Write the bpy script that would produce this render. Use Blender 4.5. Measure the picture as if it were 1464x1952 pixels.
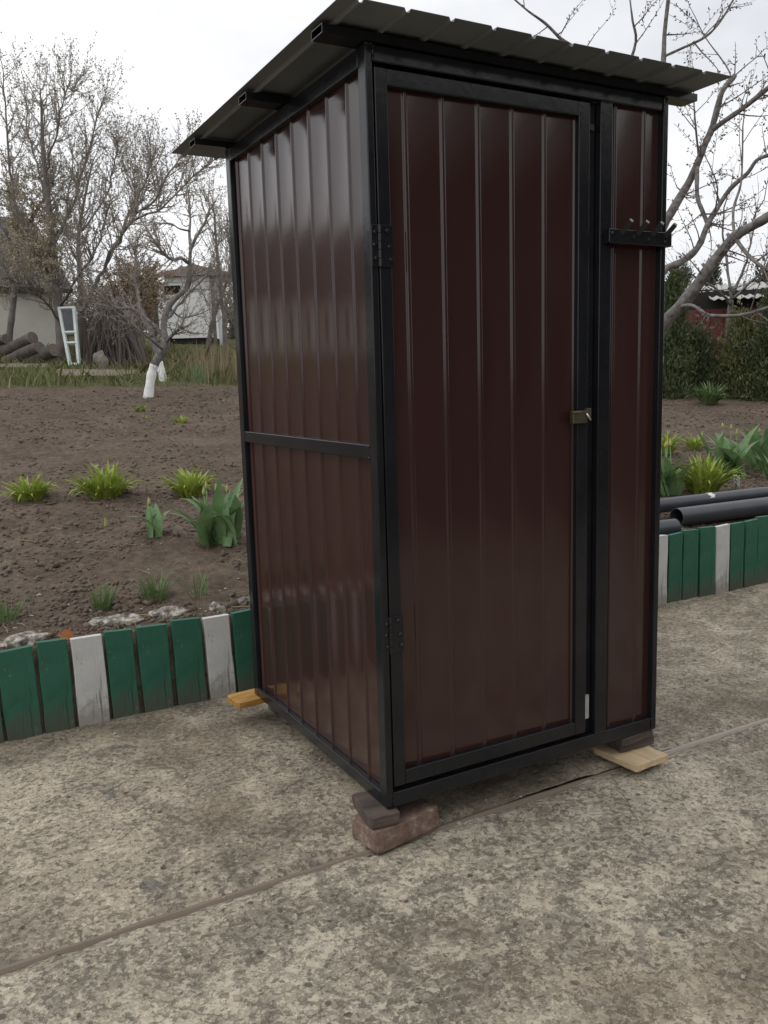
import bpy, bmesh, math, random
import numpy as np
from mathutils import Vector, Matrix, noise as mnoise

for o in list(bpy.data.objects):
    bpy.data.objects.remove(o)
SC = bpy.context.scene
COL = SC.collection
R = math.radians

# ------------------------------------------------------------------ camera
CAM_POS = Vector((-1.0158, -1.8941, 1.2463))
YAW, PITCH, ROLL, FPX = 0.4987, 0.1534, -0.0291, 1622.4
_f = Vector((math.sin(YAW) * math.cos(PITCH), math.cos(YAW) * math.cos(PITCH), -math.sin(PITCH)))
_r0 = Vector((math.cos(YAW), -math.sin(YAW), 0))
_u0 = _r0.cross(_f)
_r = _r0 * math.cos(ROLL) + _u0 * math.sin(ROLL)
_u = -_r0 * math.sin(ROLL) + _u0 * math.cos(ROLL)
cam_data = bpy.data.cameras.new('camera')
cam = bpy.data.objects.new('camera', cam_data)
COL.objects.link(cam)
cam.matrix_world = Matrix(((_r.x, _u.x, -_f.x, CAM_POS.x), (_r.y, _u.y, -_f.y, CAM_POS.y),
                           (_r.z, _u.z, -_f.z, CAM_POS.z), (0, 0, 0, 1)))
cam_data.sensor_fit = 'VERTICAL'
cam_data.sensor_height = 24.0
cam_data.lens = FPX / 1952 * 24.0
cam_data.clip_start = 0.02
cam_data.clip_end = 2000
SC.camera = cam


def P(px, py, t):
    """world point at survey direction (px, py) and distance t metres in front of the camera"""
    return CAM_POS + t * (_f + (px - 732) / FPX * _r - (py - 976) / FPX * _u)


# ------------------------------------------------------------------ sky, sun, exposure
SUN_EL, SUN_AZ = R(52), R(-78)      # azimuth measured from +y towards +x
world = bpy.data.worlds.new('World')
SC.world = world
world.use_nodes = True
wn, wl = world.node_tree.nodes, world.node_tree.links
wn.clear()
w_out = wn.new('ShaderNodeOutputWorld')
w_bg = wn.new('ShaderNodeBackground')
w_sky = wn.new('ShaderNodeTexSky')
w_sky.sky_type = 'NISHITA'
w_sky.sun_disc = False
w_sky.sun_elevation = SUN_EL
w_sky.sun_rotation = SUN_AZ
w_sky.air_density = 1.0
w_sky.dust_density = 4.0
w_hs = wn.new('ShaderNodeHueSaturation')
w_hs.inputs['Saturation'].default_value = 0.12
wl.new(w_sky.outputs[0], w_hs.inputs['Color'])
w_tc = wn.new('ShaderNodeTexCoord')
w_map = wn.new('ShaderNodeMapping')
w_map.inputs['Scale'].default_value = (1.0, 1.0, 2.2)
wl.new(w_tc.outputs['Generated'], w_map.inputs['Vector'])
w_no = wn.new('ShaderNodeTexNoise')
w_no.inputs['Scale'].default_value = 2.6
w_no.inputs['Detail'].default_value = 5
w_no.inputs['Roughness'].default_value = 0.5
wl.new(w_map.outputs[0], w_no.inputs['Vector'])
w_cr = wn.new('ShaderNodeValToRGB')
w_cr.color_ramp.elements[0].position = 0.30
w_cr.color_ramp.elements[0].color = (6.3, 6.5, 6.9, 1)
w_cr.color_ramp.elements[1].position = 0.66
w_cr.color_ramp.elements[1].color = (10.0, 10.05, 10.1, 1)
wl.new(w_no.outputs['Fac'], w_cr.inputs['Fac'])
w_mx = wn.new('ShaderNodeMix')
w_mx.data_type = 'RGBA'
w_mx.inputs[0].default_value = 0.90          # nearly full cloud cover over the clear sky
wl.new(w_hs.outputs[0], w_mx.inputs[6])
wl.new(w_cr.outputs[0], w_mx.inputs[7])
wl.new(w_mx.outputs[2], w_bg.inputs['Color'])
w_bg.inputs['Strength'].default_value = 0.128
wl.new(w_bg.outputs[0], w_out.inputs['Surface'])

sun_data = bpy.data.lights.new('sun', 'SUN')
sun_data.energy = 0.85
sun_data.angle = R(50)
sun_data.color = (1.0, 0.97, 0.93)
sun = bpy.data.objects.new('sun', sun_data)
COL.objects.link(sun)
_sd = Vector((math.sin(SUN_AZ) * math.cos(SUN_EL), math.cos(SUN_AZ) * math.cos(SUN_EL), math.sin(SUN_EL)))
sun.rotation_euler = _sd.to_track_quat('Z', 'Y').to_euler()
sun.location = (-8, 1, 12)

SC.view_settings.view_transform = 'Standard'
SC.view_settings.look = 'None'
SC.view_settings.exposure = 0.0
SC.view_settings.gamma = 1.0
SC.view_settings.use_curve_mapping = False
SC.render.engine = 'CYCLES'
SC.cycles.max_bounces = 8


# ------------------------------------------------------------------ helpers: noise
def _hash(ix, iy, seed):
    n = (ix.astype(np.int64) * 374761393 + iy.astype(np.int64) * 668265263 + seed * 1442695041) & 0xffffffff
    n = ((n ^ (n >> 13)) * 1274126177) & 0xffffffff
    n = (n ^ (n >> 16)) & 0xffffffff
    return n / 4294967295.0


def vnoise(x, y, seed=0):
    x = np.asarray(x, float); y = np.asarray(y, float)
    ix = np.floor(x); iy = np.floor(y)
    fx = x - ix; fy = y - iy
    fx = fx * fx * (3 - 2 * fx); fy = fy * fy * (3 - 2 * fy)
    a = _hash(ix, iy, seed); b = _hash(ix + 1, iy, seed)
    c = _hash(ix, iy + 1, seed); d = _hash(ix + 1, iy + 1, seed)
    return (a * (1 - fx) + b * fx) * (1 - fy) + (c * (1 - fx) + d * fx) * fy


def fbm(x, y, seed=0, octs=4, gain=0.5):
    v = 0; amp = 1; tot = 0
    for i in range(octs):
        v = v + amp * (vnoise(np.asarray(x) * 2 ** i, np.asarray(y) * 2 ** i, seed + i * 17) - 0.5)
        tot += amp; amp *= gain
    return v / tot * 2


# ------------------------------------------------------------------ helpers: materials
class NT:
    def __init__(self, name):
        self.m = bpy.data.materials.new(name)
        self.m.use_nodes = True
        self.n = self.m.node_tree.nodes
        self.l = self.m.node_tree.links
        self.b = self.n['Principled BSDF']

    def node(self, t, **kw):
        nd = self.n.new('ShaderNode' + t)
        for k, v in kw.items():
            if k in nd.inputs:
                nd.inputs[k].default_value = v
            else:
                setattr(nd, k, v)
        return nd

    def coord(self, kind='Object', scale=(1, 1, 1)):
        tc = self.node('TexCoord')
        mp = self.node('Mapping')
        mp.inputs['Scale'].default_value = scale
        self.l.new(tc.outputs[kind], mp.inputs['Vector'])
        return mp.outputs[0]

    def noise(self, vec, scale, detail=4, rough=0.55, dist=0.0):
        nd = self.node('TexNoise', Scale=scale, Detail=detail, Roughness=rough, Distortion=dist)
        self.l.new(vec, nd.inputs['Vector'])
        return nd.outputs['Fac']

    def ramp(self, fac, stops):
        nd = self.node('ValToRGB')
        e = nd.color_ramp.elements
        while len(e) > 1:
            e.remove(e[-1])
        for i, (p, c) in enumerate(stops):
            if i == 0:
                e[0].position = p
                el = e[0]
            else:
                el = e.new(p)
            if not hasattr(c, '__len__'):
                c = (c, c, c)
            el.color = (c[0], c[1], c[2], 1)
        self.l.new(fac, nd.inputs['Fac'])
        return nd.outputs['Color']

    def mix(self, fac, a, b, mode='MIX'):
        nd = self.node('Mix')
        nd.data_type = 'RGBA'
        nd.blend_type = mode
        for sock, v in ((nd.inputs[0], fac), (nd.inputs[6], a), (nd.inputs[7], b)):
            if hasattr(v, 'is_linked') or hasattr(v, 'links'):
                self.l.new(v, sock)
            elif hasattr(v, '__len__'):
                sock.default_value = (v[0], v[1], v[2], 1)
            else:
                sock.default_value = v
        return nd.outputs[2]

    def math(self, op, a, b=0.5):
        nd = self.node('Math')
        nd.operation = op
        for sock, v in ((nd.inputs[0], a), (nd.inputs[1], b)):
            if hasattr(v, 'links'):
                self.l.new(v, sock)
            else:
                sock.default_value = v
        return nd.outputs[0]

    def bump(self, h, strength=0.3, dist=0.01, normal=None):
        nd = self.node('Bump', Strength=strength, Distance=dist)
        self.l.new(h, nd.inputs['Height'])
        if normal is not None:
            self.l.new(normal, nd.inputs['Normal'])
        self.l.new(nd.outputs[0], self.b.inputs['Normal'])
        return nd.outputs[0]

    def set(self, col=None, rough=None, metal=None, spec=None, coat=None, coat_rough=None):
        for key, v in (('Base Color', col), ('Roughness', rough), ('Metallic', metal),
                       ('Specular IOR Level', spec), ('Coat Weight', coat), ('Coat Roughness', coat_rough)):
            if v is None:
                continue
            s = self.b.inputs[key]
            if hasattr(v, 'links'):
                self.l.new(v, s)
            elif hasattr(v, '__len__'):
                s.default_value = (v[0], v[1], v[2], 1)
            else:
                s.default_value = v
        return self.m


M = {}


def mat_simple(name, col, rough=0.6, var=0.25, scale=12, metal=0, spec=0.5, bump=0.0, bscale=40, bdist=0.004,
               kind='Object', stretch=(1, 1, 1)):
    t = NT(name)
    v = t.coord(kind, stretch)
    nz = t.noise(v, scale, 5, 0.6)
    c = t.ramp(nz, [(0.25, [x * (1 - var) for x in col]), (0.75, [min(1, x * (1 + var)) for x in col])])
    t.set(c, rough, metal, spec)
    if bump:
        t.bump(t.noise(v, bscale, 4, 0.6), bump, bdist)
    M[name] = t.m
    return t.m


# brown pre-painted steel sheet
t = NT('brown_sheet')
v = t.coord('Object', (1, 1, 0.22))
nz = t.noise(v, 5, 3, 0.5)
c = t.ramp(nz, [(0.3, (0.033, 0.0140, 0.0125)), (0.7, (0.042, 0.0178, 0.0158))])
v2 = t.coord('Object')
fine = t.noise(v2, 90, 3, 0.6)
ro = t.ramp(fine, [(0.3, 0.11), (0.75, 0.16)])
t.set(c, ro, 0, 0.6)
wv = t.noise(t.coord('Object', (1.0, 1.0, 0.35)), 6.5, 2, 0.4)
t.bump(wv, 0.045, 0.006)
M['brown'] = t.m

# glossy black enamel
t = NT('black_enamel')
v = t.coord('Object')
nz = t.noise(v, 8, 4, 0.6)
c = t.ramp(nz, [(0.3, (0.009, 0.0095, 0.0115)), (0.8, (0.016, 0.017, 0.020))])
fine = t.noise(v, 55, 3, 0.6)
t.set(c, t.ramp(fine, [(0.3, 0.12), (0.8, 0.22)]), 0, 0.38)
t.bump(t.noise(v, 34, 3, 0.6), 0.10, 0.003)
M['black'] = t.m

mat_simple('primer', (0.175, 0.185, 0.19), 0.5, 0.12, 6, spec=0.35)
mat_simple('steel', (0.55, 0.55, 0.54), 0.35, 0.15, 30, metal=0.9)
mat_simple('brass', (0.30, 0.24, 0.09), 0.32, 0.2, 60, metal=0.85)
mat_simple('brass_dull', (0.10, 0.085, 0.05), 0.45, 0.25, 60, metal=0.6)
mat_simple('plate_grey', (0.42, 0.42, 0.40), 0.55, 0.2, 40)
mat_simple('cut_steel', (0.20, 0.20, 0.20), 0.5, 0.2, 40)
mat_simple('rust_post', (0.06, 0.032, 0.022), 0.85, 0.4, 30)
mat_simple('pipe_grey', (0.045, 0.049, 0.060), 0.36, 0.15, 12, bump=0.03)
mat_simple('pipe_dark', (0.008, 0.008, 0.009), 0.8, 0.2, 12)
mat_simple('chalk', (0.70, 0.70, 0.66), 0.9, 0.1, 30)
mat_simple('slate', (0.40, 0.40, 0.385), 0.9, 0.22, 3.5, bump=0.2, bscale=25)
mat_simple('red_wall', (0.10, 0.016, 0.020), 0.75, 0.35, 3, bump=0.1)
mat_simple('dark_gap', (0.015, 0.013, 0.012), 0.9, 0.3, 3)
mat_simple('white_panel', (0.84, 0.85, 0.86), 0.6, 0.06, 2)
mat_simple('plaster', (0.70, 0.68, 0.61), 0.9, 0.16, 1.4, bump=0.2, bscale=10)
mat_simple('old_tile', (0.085, 0.060, 0.050), 0.85, 0.35, 6, bump=0.5, bscale=14, bdist=0.03)
mat_simple('roof_grey', (0.085, 0.080, 0.075), 0.85, 0.3, 4, bump=0.3, bscale=12, bdist=0.02)
mat_simple('mint', (0.52, 0.57, 0.545), 0.6, 0.18, 10)
mat_simple('old_plank', (0.20, 0.17, 0.135), 0.9, 0.35, 7, bump=0.3, bscale=30, stretch=(0.2, 1, 1))
mat_simple('log_bark', (0.095, 0.082, 0.070), 0.95, 0.45, 9, bump=0.7, bscale=26, bdist=0.02)
mat_simple('log_end', (0.17, 0.145, 0.115), 0.9, 0.3, 14, bump=0.3)
mat_simple('brush', (0.105, 0.088, 0.078), 0.95, 0.35, 3)
mat_simple('tawny', (0.28, 0.20, 0.13), 0.95, 0.35, 4)
mat_simple('sack', (0.24, 0.215, 0.19), 0.95, 0.2, 8, bump=0.4, bscale=30)
mat_simple('orange_wood', (0.37, 0.195, 0.045), 0.65, 0.45, 45, bump=0.5, bscale=90, stretch=(0.15, 1, 1))
mat_simple('dark_wood', (0.075, 0.055, 0.045), 0.85, 0.65, 40, bump=0.9, bscale=90, bdist=0.005, stretch=(0.12, 1, 1))
mat_simple('grey_wood', (0.12, 0.105, 0.09), 0.9, 0.35, 14, bump=0.5, bscale=40, stretch=(1, 0.2, 1))
mat_simple('pine', (0.54, 0.41, 0.25), 0.7, 0.25, 60, bump=0.5, bscale=110, stretch=(1, 0.08, 1))
mat_simple('lath', (0.185, 0.145, 0.11), 0.9, 0.3, 9, bump=0.5, bscale=50, stretch=(0.12, 1, 1))
mat_simple('lath_pale', (0.34, 0.30, 0.255), 0.9, 0.15, 9, bump=0.3, bscale=50, stretch=(0.12, 1, 1))
t = NT('rock')
v = t.coord('Object')
c = t.ramp(t.noise(v, 26, 6, 0.7), [(0.40, (0.075, 0.060, 0.048)), (0.48, (0.20, 0.18, 0.15)), (0.58, (0.44, 0.41, 0.36)), (0.70, (0.58, 0.55, 0.50))])
t.set(c, 0.95)
t.bump(t.noise(v, 45, 4, 0.65), 0.9, 0.012)
M['rock'] = t.m
mat_simple('orange_leaf', (0.45, 0.16, 0.05), 0.7, 0.2, 40)
mat_simple('whitewash', (0.74, 0.74, 0.72), 0.95, 0.2, 12, bump=0.4, bscale=30, bdist=0.01)
mat_simple('bark_dark', (0.15, 0.132, 0.118), 0.95, 0.45, 6, bump=0.6, bscale=22, bdist=0.02)
mat_simple('bark_grey', (0.15, 0.138, 0.13), 0.9, 0.75, 22, bump=0.5, bscale=40, bdist=0.008)
mat_simple('twig_grey', (0.15, 0.125, 0.115), 0.95, 0.3, 6)
mat_simple('twig_mid', (0.23, 0.20, 0.18), 0.95, 0.3, 4)
mat_simple('bud_brown', (0.26, 0.225, 0.17), 0.95, 0.35, 9)
mat_simple('bud_grey', (0.12, 0.098, 0.088), 0.9, 0.3, 30)
mat_simple('bud_olive', (0.42, 0.36, 0.25), 0.9, 0.4, 5)
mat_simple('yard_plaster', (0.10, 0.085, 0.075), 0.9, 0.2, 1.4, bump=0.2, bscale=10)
mat_simple('window_dark', (0.02, 0.024, 0.028), 0.12, 0.2, 2)


def mat_leaf(name, lo, hi, scale=9, rough=0.5, trans=0.2):
    t = NT(name)
    v = t.coord('Object')
    c = t.ramp(t.noise(v, scale, 6, 0.75), [(0.30, lo), (0.70, hi)])
    t.set(c, rough, 0, 0.35)
    if trans:
        t.b.inputs['Subsurface Weight'].default_value = 0.0
        tr = t.node('BsdfTranslucent')
        t.l.new(c, tr.inputs['Color'])
        mx = t.node('MixShader')
        mx.inputs[0].default_value = trans
        t.l.new(t.b.outputs[0], mx.inputs[1])
        t.l.new(tr.outputs[0], mx.inputs[2])
        t.l.new(mx.outputs[0], t.n['Material Output'].inputs['Surface'])
    M[name] = t.m


mat_leaf('daylily', (0.20, 0.28, 0.042), (0.42, 0.49, 0.10), 14)
mat_leaf('daylily_dim', (0.16, 0.23, 0.04), (0.30, 0.38, 0.07), 14)
mat_leaf('tulip', (0.105, 0.20, 0.075), (0.235, 0.36, 0.165), 11, 0.42)
mat_leaf('tulip_bud', (0.30, 0.33, 0.12), (0.45, 0.45, 0.20), 30, 0.5)
mat_leaf('tulip_bud_yellow', (0.42, 0.42, 0.09), (0.56, 0.53, 0.15), 30, 0.5)
mat_leaf('blade', (0.085, 0.14, 0.05), (0.20, 0.28, 0.115), 18, 0.5)
mat_leaf('grass', (0.11, 0.145, 0.048), (0.25, 0.25, 0.11), 1.1, 0.7)
mat_leaf('straw', (0.24, 0.19, 0.115), (0.36, 0.29, 0.18), 2, 0.8)
mat_leaf('juniper', (0.050, 0.070, 0.034), (0.135, 0.165, 0.075), 3.5, 0.75, 0.1)
mat_leaf('juniper_pale', (0.095, 0.11, 0.046), (0.215, 0.225, 0.10), 3.5, 0.75, 0.1)
mat_leaf('far_green', (0.05, 0.065, 0.045), (0.10, 0.115, 0.075), 2, 0.8, 0.1)
mat_leaf('white_flower', (0.62, 0.62, 0.58), (0.75, 0.75, 0.72), 30, 0.6)

# painted edging boards
def paint_mat(name, lo, hi, dirt, ck=0.45):
    t = NT(name)
    v = t.coord('Object')
    vs = t.coord('Object', (1, 1, 0.12))
    n1 = t.noise(v, 10, 5, 0.65)
    c = t.ramp(n1, [(0.3, lo), (0.7, hi)])
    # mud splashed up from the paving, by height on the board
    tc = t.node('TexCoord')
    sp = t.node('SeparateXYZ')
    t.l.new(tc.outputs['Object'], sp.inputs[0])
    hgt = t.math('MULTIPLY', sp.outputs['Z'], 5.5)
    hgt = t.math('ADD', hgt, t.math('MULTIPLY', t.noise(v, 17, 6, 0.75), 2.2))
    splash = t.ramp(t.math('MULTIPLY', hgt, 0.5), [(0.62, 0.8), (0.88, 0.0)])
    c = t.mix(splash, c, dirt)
    grain = t.noise(vs, 120, 4, 0.7)
    crack = t.ramp(t.noise(t.coord('Object', (1, 1, 0.06)), 42, 3, 0.6), [(0.62, 0.0), (0.70, 1.0)])
    c = t.mix(t.math('MULTIPLY', crack, ck), c, [x * 0.35 for x in lo])
    chip = t.ramp(t.noise(t.coord('Object', (1, 1, 0.35)), 34, 5, 0.7), [(0.655, 0.0), (0.68, 1.0)])
    c = t.mix(t.math('MULTIPLY', chip, 0.6), c, (0.20, 0.18, 0.15))
    t.set(c, 0.6, 0, 0.35)
    t.bump(t.math('SUBTRACT', grain, crack), 0.4, 0.003)
    M[name] = t.m


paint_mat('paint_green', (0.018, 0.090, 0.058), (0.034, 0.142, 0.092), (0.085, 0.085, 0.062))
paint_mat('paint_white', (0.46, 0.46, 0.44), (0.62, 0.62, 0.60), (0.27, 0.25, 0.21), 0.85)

# brick
t = NT('brick_red')
v = t.coord('Object')
c = t.ramp(t.noise(v, 22, 5, 0.65), [(0.34, (0.085, 0.060, 0.048)), (0.46, (0.165, 0.105, 0.080)), (0.56, (0.195, 0.128, 0.098)), (0.68, (0.30, 0.25, 0.21))])
t.set(c, 0.9)
t.bump(t.noise(v, 90, 5, 0.7), 0.9, 0.006)
M['brick_red'] = t.m


# concrete: worn surface, exposed aggregate, pits and pale flakes of laitance
def concrete_mat(name, tint, seed, worn):
    t = NT(name)
    tc = t.node('TexCoord')
    mp = t.node('Mapping')
    mp.inputs['Location'].default_value = (seed, seed * 0.7, 0)
    t.l.new(tc.outputs['Object'], mp.inputs['Vector'])
    v = mp.outputs[0]
    # slightly warped coordinates so that the grains are irregular
    wn_ = t.node('TexNoise', Scale=70.0, Detail=2.0)
    t.l.new(v, wn_.inputs['Vector'])
    wm = t.node('VectorMath')
    wm.operation = 'MULTIPLY_ADD'
    t.l.new(wn_.outputs['Color'], wm.inputs[0])
    wm.inputs[1].default_value = (0.012, 0.012, 0.0)
    t.l.new(v, wm.inputs[2])
    vw = wm.outputs[0]

    def cells(scale):
        vo = t.node('TexVoronoi', Scale=scale)
        t.l.new(vw, vo.inputs['Vector'])
        sx = t.node('SeparateColor')
        t.l.new(vo.outputs['Color'], sx.inputs[0])
        return sx.outputs[0], vo.outputs['Distance']

    big = t.noise(v, 1.5, 4, 0.55, 0.3)
    patch = t.noise(v, 6.5, 6, 0.68, 0.5)
    tone = t.math('ADD', t.math('MULTIPLY', big, 0.5), t.math('MULTIPLY', patch, 0.5))
    col = t.ramp(tone, [(0.39, [0.19 * k for k in tint]), (0.49, [0.285 * k for k in tint]), (0.59, [0.40 * k for k in tint])])
    g1, d1 = cells(165.0)
    g2, d2 = cells(62.0)
    col = t.mix(1.0, col, t.ramp(g1, [(0.0, 0.76), (0.5, 1.0), (1.0, 1.22)]), 'MULTIPLY')
    col = t.mix(1.0, col, t.ramp(g2, [(0.0, 0.80), (0.6, 1.0), (1.0, 1.18)]), 'MULTIPLY')
    # pale flakes where the skin survives
    fl = t.noise(v, 48, 6, 0.72, 0.3)
    flm = t.ramp(t.math('ADD', fl, t.math('MULTIPLY', t.math('SUBTRACT', patch, 0.5), 0.38)), [(0.53 + worn, 0.0), (0.565 + worn, 1.0)])
    col = t.mix(t.math('MULTIPLY', flm, 0.56), col, [0.49 * k for k in tint])
    # pits
    pn = t.noise(v, 58, 5, 0.62, 0.2)
    pm = t.ramp(t.math('SUBTRACT', pn, t.math('MULTIPLY', t.math('SUBTRACT', patch, 0.5), 0.25)), [(0.555, 0.0), (0.58, 1.0)])
    col = t.mix(t.math('MULTIPLY', pm, 0.54), col, (0.092, 0.071, 0.053))
    vo = t.node('TexVoronoi', Scale=21.0)
    t.l.new(vw, vo.inputs['Vector'])
    spot = t.math('MULTIPLY', t.ramp(vo.outputs['Distance'], [(0.13, 1.0), (0.19, 0.0)]), t.ramp(t.noise(v, 23, 2, 0.5), [(0.51, 0.0), (0.55, 1.0)]))
    col = t.mix(t.math('MULTIPLY', spot, 0.75), col, (0.062, 0.048, 0.040))
    # damp bluish stains and brown dirt, each with its own shape
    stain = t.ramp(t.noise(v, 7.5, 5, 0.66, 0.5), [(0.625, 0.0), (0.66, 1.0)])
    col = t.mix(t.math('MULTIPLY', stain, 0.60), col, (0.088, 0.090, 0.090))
    brown = t.ramp(t.noise(v, 1.3, 6, 0.64, 0.6), [(0.47, 0.0), (0.62, 1.0)])
    col = t.mix(t.math('MULTIPLY', brown, 0.48), col, (0.165, 0.125, 0.084))
    # hairline cracks
    ck = t.node('TexVoronoi', Scale=1.15)
    ck.feature = 'DISTANCE_TO_EDGE'
    wn2 = t.node('TexNoise', Scale=3.0, Detail=5.0)
    t.l.new(v, wn2.inputs['Vector'])
    wm2 = t.node('VectorMath')
    wm2.operation = 'MULTIPLY_ADD'
    t.l.new(wn2.outputs['Color'], wm2.inputs[0])
    wm2.inputs[1].default_value = (0.35, 0.35, 0.0)
    t.l.new(v, wm2.inputs[2])
    t.l.new(wm2.outputs[0], ck.inputs['Vector'])
    ckm = t.math('MULTIPLY', t.ramp(ck.outputs['Distance'], [(0.0015, 1.0), (0.004, 0.0)]), t.ramp(big, [(0.50, 0.0), (0.54, 1.0)]))
    col = t.mix(t.math('MULTIPLY', ckm, 0.6), col, (0.06, 0.05, 0.042))
    t.set(col, t.ramp(fl, [(0.35, 0.75), (0.6, 0.93)]), 0, 0.3)
    hgt = t.math('ADD', t.math('MULTIPLY', g1, 0.35), t.math('MULTIPLY', g2, 0.35))
    hgt = t.math('ADD', hgt, t.math('MULTIPLY', flm, 0.45))
    hgt = t.math('SUBTRACT', hgt, t.math('MULTIPLY', pm, 0.8))
    hgt = t.math('SUBTRACT', hgt, t.math('MULTIPLY', spot, 0.8))
    t.bump(hgt, 0.75, 0.005)
    M[name] = t.m


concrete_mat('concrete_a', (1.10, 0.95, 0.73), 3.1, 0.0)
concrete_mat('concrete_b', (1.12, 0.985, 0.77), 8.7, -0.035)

# soil / grass ground, mixed by a stored attribute
t = NT('garden_ground')
v = t.coord('Object')
n1 = t.noise(v, 2.3, 6, 0.65)
n2 = t.noise(v, 22, 5, 0.7)
n3 = t.noise(v, 90, 3, 0.6)
soil = t.ramp(n1, [(0.3, (0.084, 0.063, 0.047)), (0.7, (0.144, 0.109, 0.082))])
soil = t.mix(1.0, soil, t.ramp(n2, [(0.3, 0.55), (0.7, 1.45)]), 'MULTIPLY')
pale = t.ramp(t.noise(v, 1.1, 5, 0.7), [(0.55, 0.0), (0.75, 1.0)])
soil = t.mix(t.math('MULTIPLY', pale, 0.4), soil, (0.15, 0.122, 0.098))
peb = t.node('TexVoronoi', Scale=38.0)
t.l.new(v, peb.inputs['Vector'])
pebm = t.math('MULTIPLY', t.ramp(peb.outputs['Distance'], [(0.10, 1.0), (0.16, 0.0)]),
              t.ramp(t.noise(v, 17, 2, 0.5), [(0.60, 0.0), (0.64, 1.0)]))
soil = t.mix(t.math('MULTIPLY', pebm, 0.6), soil, (0.34, 0.31, 0.27))
turf = t.ramp(t.noise(v, 1.6, 6, 0.7), [(0.3, (0.055, 0.062, 0.028)), (0.55, (0.10, 0.098, 0.045)), (0.75, (0.165, 0.14, 0.085))])
at = t.node('Attribute')
at.attribute_name = 'turf'
col = t.mix(at.outputs['Fac'], soil, turf)
t.set(col, 0.95, 0, 0.2)
t.bump(t.math('ADD', n2, t.math('MULTIPLY', n3, 0.5)), 0.8, 0.02)
M['ground'] = t.m
mat_simple('clod', (0.126, 0.096, 0.072), 0.97, 0.4, 10, bump=0.7, bscale=70, bdist=0.006)
mat_simple('pebble', (0.34, 0.315, 0.28), 0.95, 0.3, 18)


# ------------------------------------------------------------------ helpers: meshes and objects
def new_obj(name, data, parent=None):
    o = bpy.data.objects.new(name, data)
    COL.objects.link(o)
    if parent is not None:
        o.parent = parent
    return o


def tag(o, label, cat, group=None, kind=None):
    o['label'] = label
    if cat:
        o['category'] = cat
    if group:
        o['group'] = group
    if kind:
        o['kind'] = kind
    return o


def empty(name, loc=(0, 0, 0), rz=0, label=None, cat=None, group=None):
    o = new_obj(name, None)
    o.location = loc
    o.rotation_euler = (0, 0, rz)
    o.empty_display_size = 0.1
    if label:
        tag(o, label, cat, group)
    return o


class MB:
    def __init__(self):
        self.v = []
        self.f = []
        self.mi = []
        self.cur = 0

    def add(self, verts, faces):
        b = len(self.v)
        self.v.extend([tuple(p) for p in verts])
        for fc in faces:
            self.f.append(tuple(b + i for i in fc))
            self.mi.append(self.cur)
        return self

    def box(self, x0, x1, y0, y1, z0, z1):
        return self.add([(x0, y0, z0), (x1, y0, z0), (x1, y1, z0), (x0, y1, z0),
                         (x0, y0, z1), (x1, y0, z1), (x1, y1, z1), (x0, y1, z1)],
                        [(0, 3, 2, 1), (4, 5, 6, 7), (0, 1, 5, 4), (1, 2, 6, 5), (2, 3, 7, 6), (3, 0, 4, 7)])

    def tube(self, pts, rad, n=6, cap=True):
        k = len(pts)
        if k < 2:
            return self
        pts = [Vector(p) for p in pts]
        up = None
        verts = []
        for i in range(k):
            d = (pts[min(i + 1, k - 1)] - pts[max(i - 1, 0)])
            if d.length < 1e-9:
                d = Vector((0, 0, 1))
            d.normalize()
            if up is None:
                up = Vector((1, 0, 0)) if abs(d.x) < 0.8 else Vector((0, 1, 0))
            a = d.cross(up)
            if a.length < 1e-6:
                a = d.cross(Vector((0.3, 0.7, 0.2)))
            a.normalize()
            up = a.cross(d)
            r = rad[i] if hasattr(rad, '__len__') else rad
            for j in range(n):
                an = 2 * math.pi * j / n
                verts.append(pts[i] + (a * math.cos(an) + up * math.sin(an)) * r)
        faces = []
        for i in range(k - 1):
            for j in range(n):
                q = (j + 1) % n
                faces.append((i * n + j, i * n + q, (i + 1) * n + q, (i + 1) * n + j))
        if cap:
            faces.append(tuple(reversed(range(n))))
            faces.append(tuple((k - 1) * n + j for j in range(n)))
        return self.add(verts, faces)

    def mesh(self, name, smooth=False):
        me = bpy.data.meshes.new(name)
        me.from_pydata(self.v, [], self.f)
        if any(self.mi):
            me.polygons.foreach_set('material_index', self.mi)
        if smooth:
            me.polygons.foreach_set('use_smooth', [True] * len(me.polygons))
        me.update()
        return me

    def build(self, name, mats, parent=None, smooth=False, bevel=0.0, seg=2):
        me = self.mesh(name, smooth)
        if not isinstance(mats, (list, tuple)):
            mats = [mats]
        for m in mats:
            me.materials.append(M[m] if isinstance(m, str) else m)
        o = new_obj(name, me, parent)
        if bevel:
            md = o.modifiers.new('bevel', 'BEVEL')
            md.width = bevel
            md.segments = seg
            md.limit_method = 'ANGLE'
            md.angle_limit = R(40)
            md.harden_normals = True
            me.polygons.foreach_set('use_smooth', [True] * len(me.polygons))
        return o


def boxpart(name, mat, parent, x0, x1, y0, y1, z0, z1, bevel=0.0032):
    return MB().box(x0, x1, y0, y1, z0, z1).build(name, mat, parent, bevel=bevel, seg=3)


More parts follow.
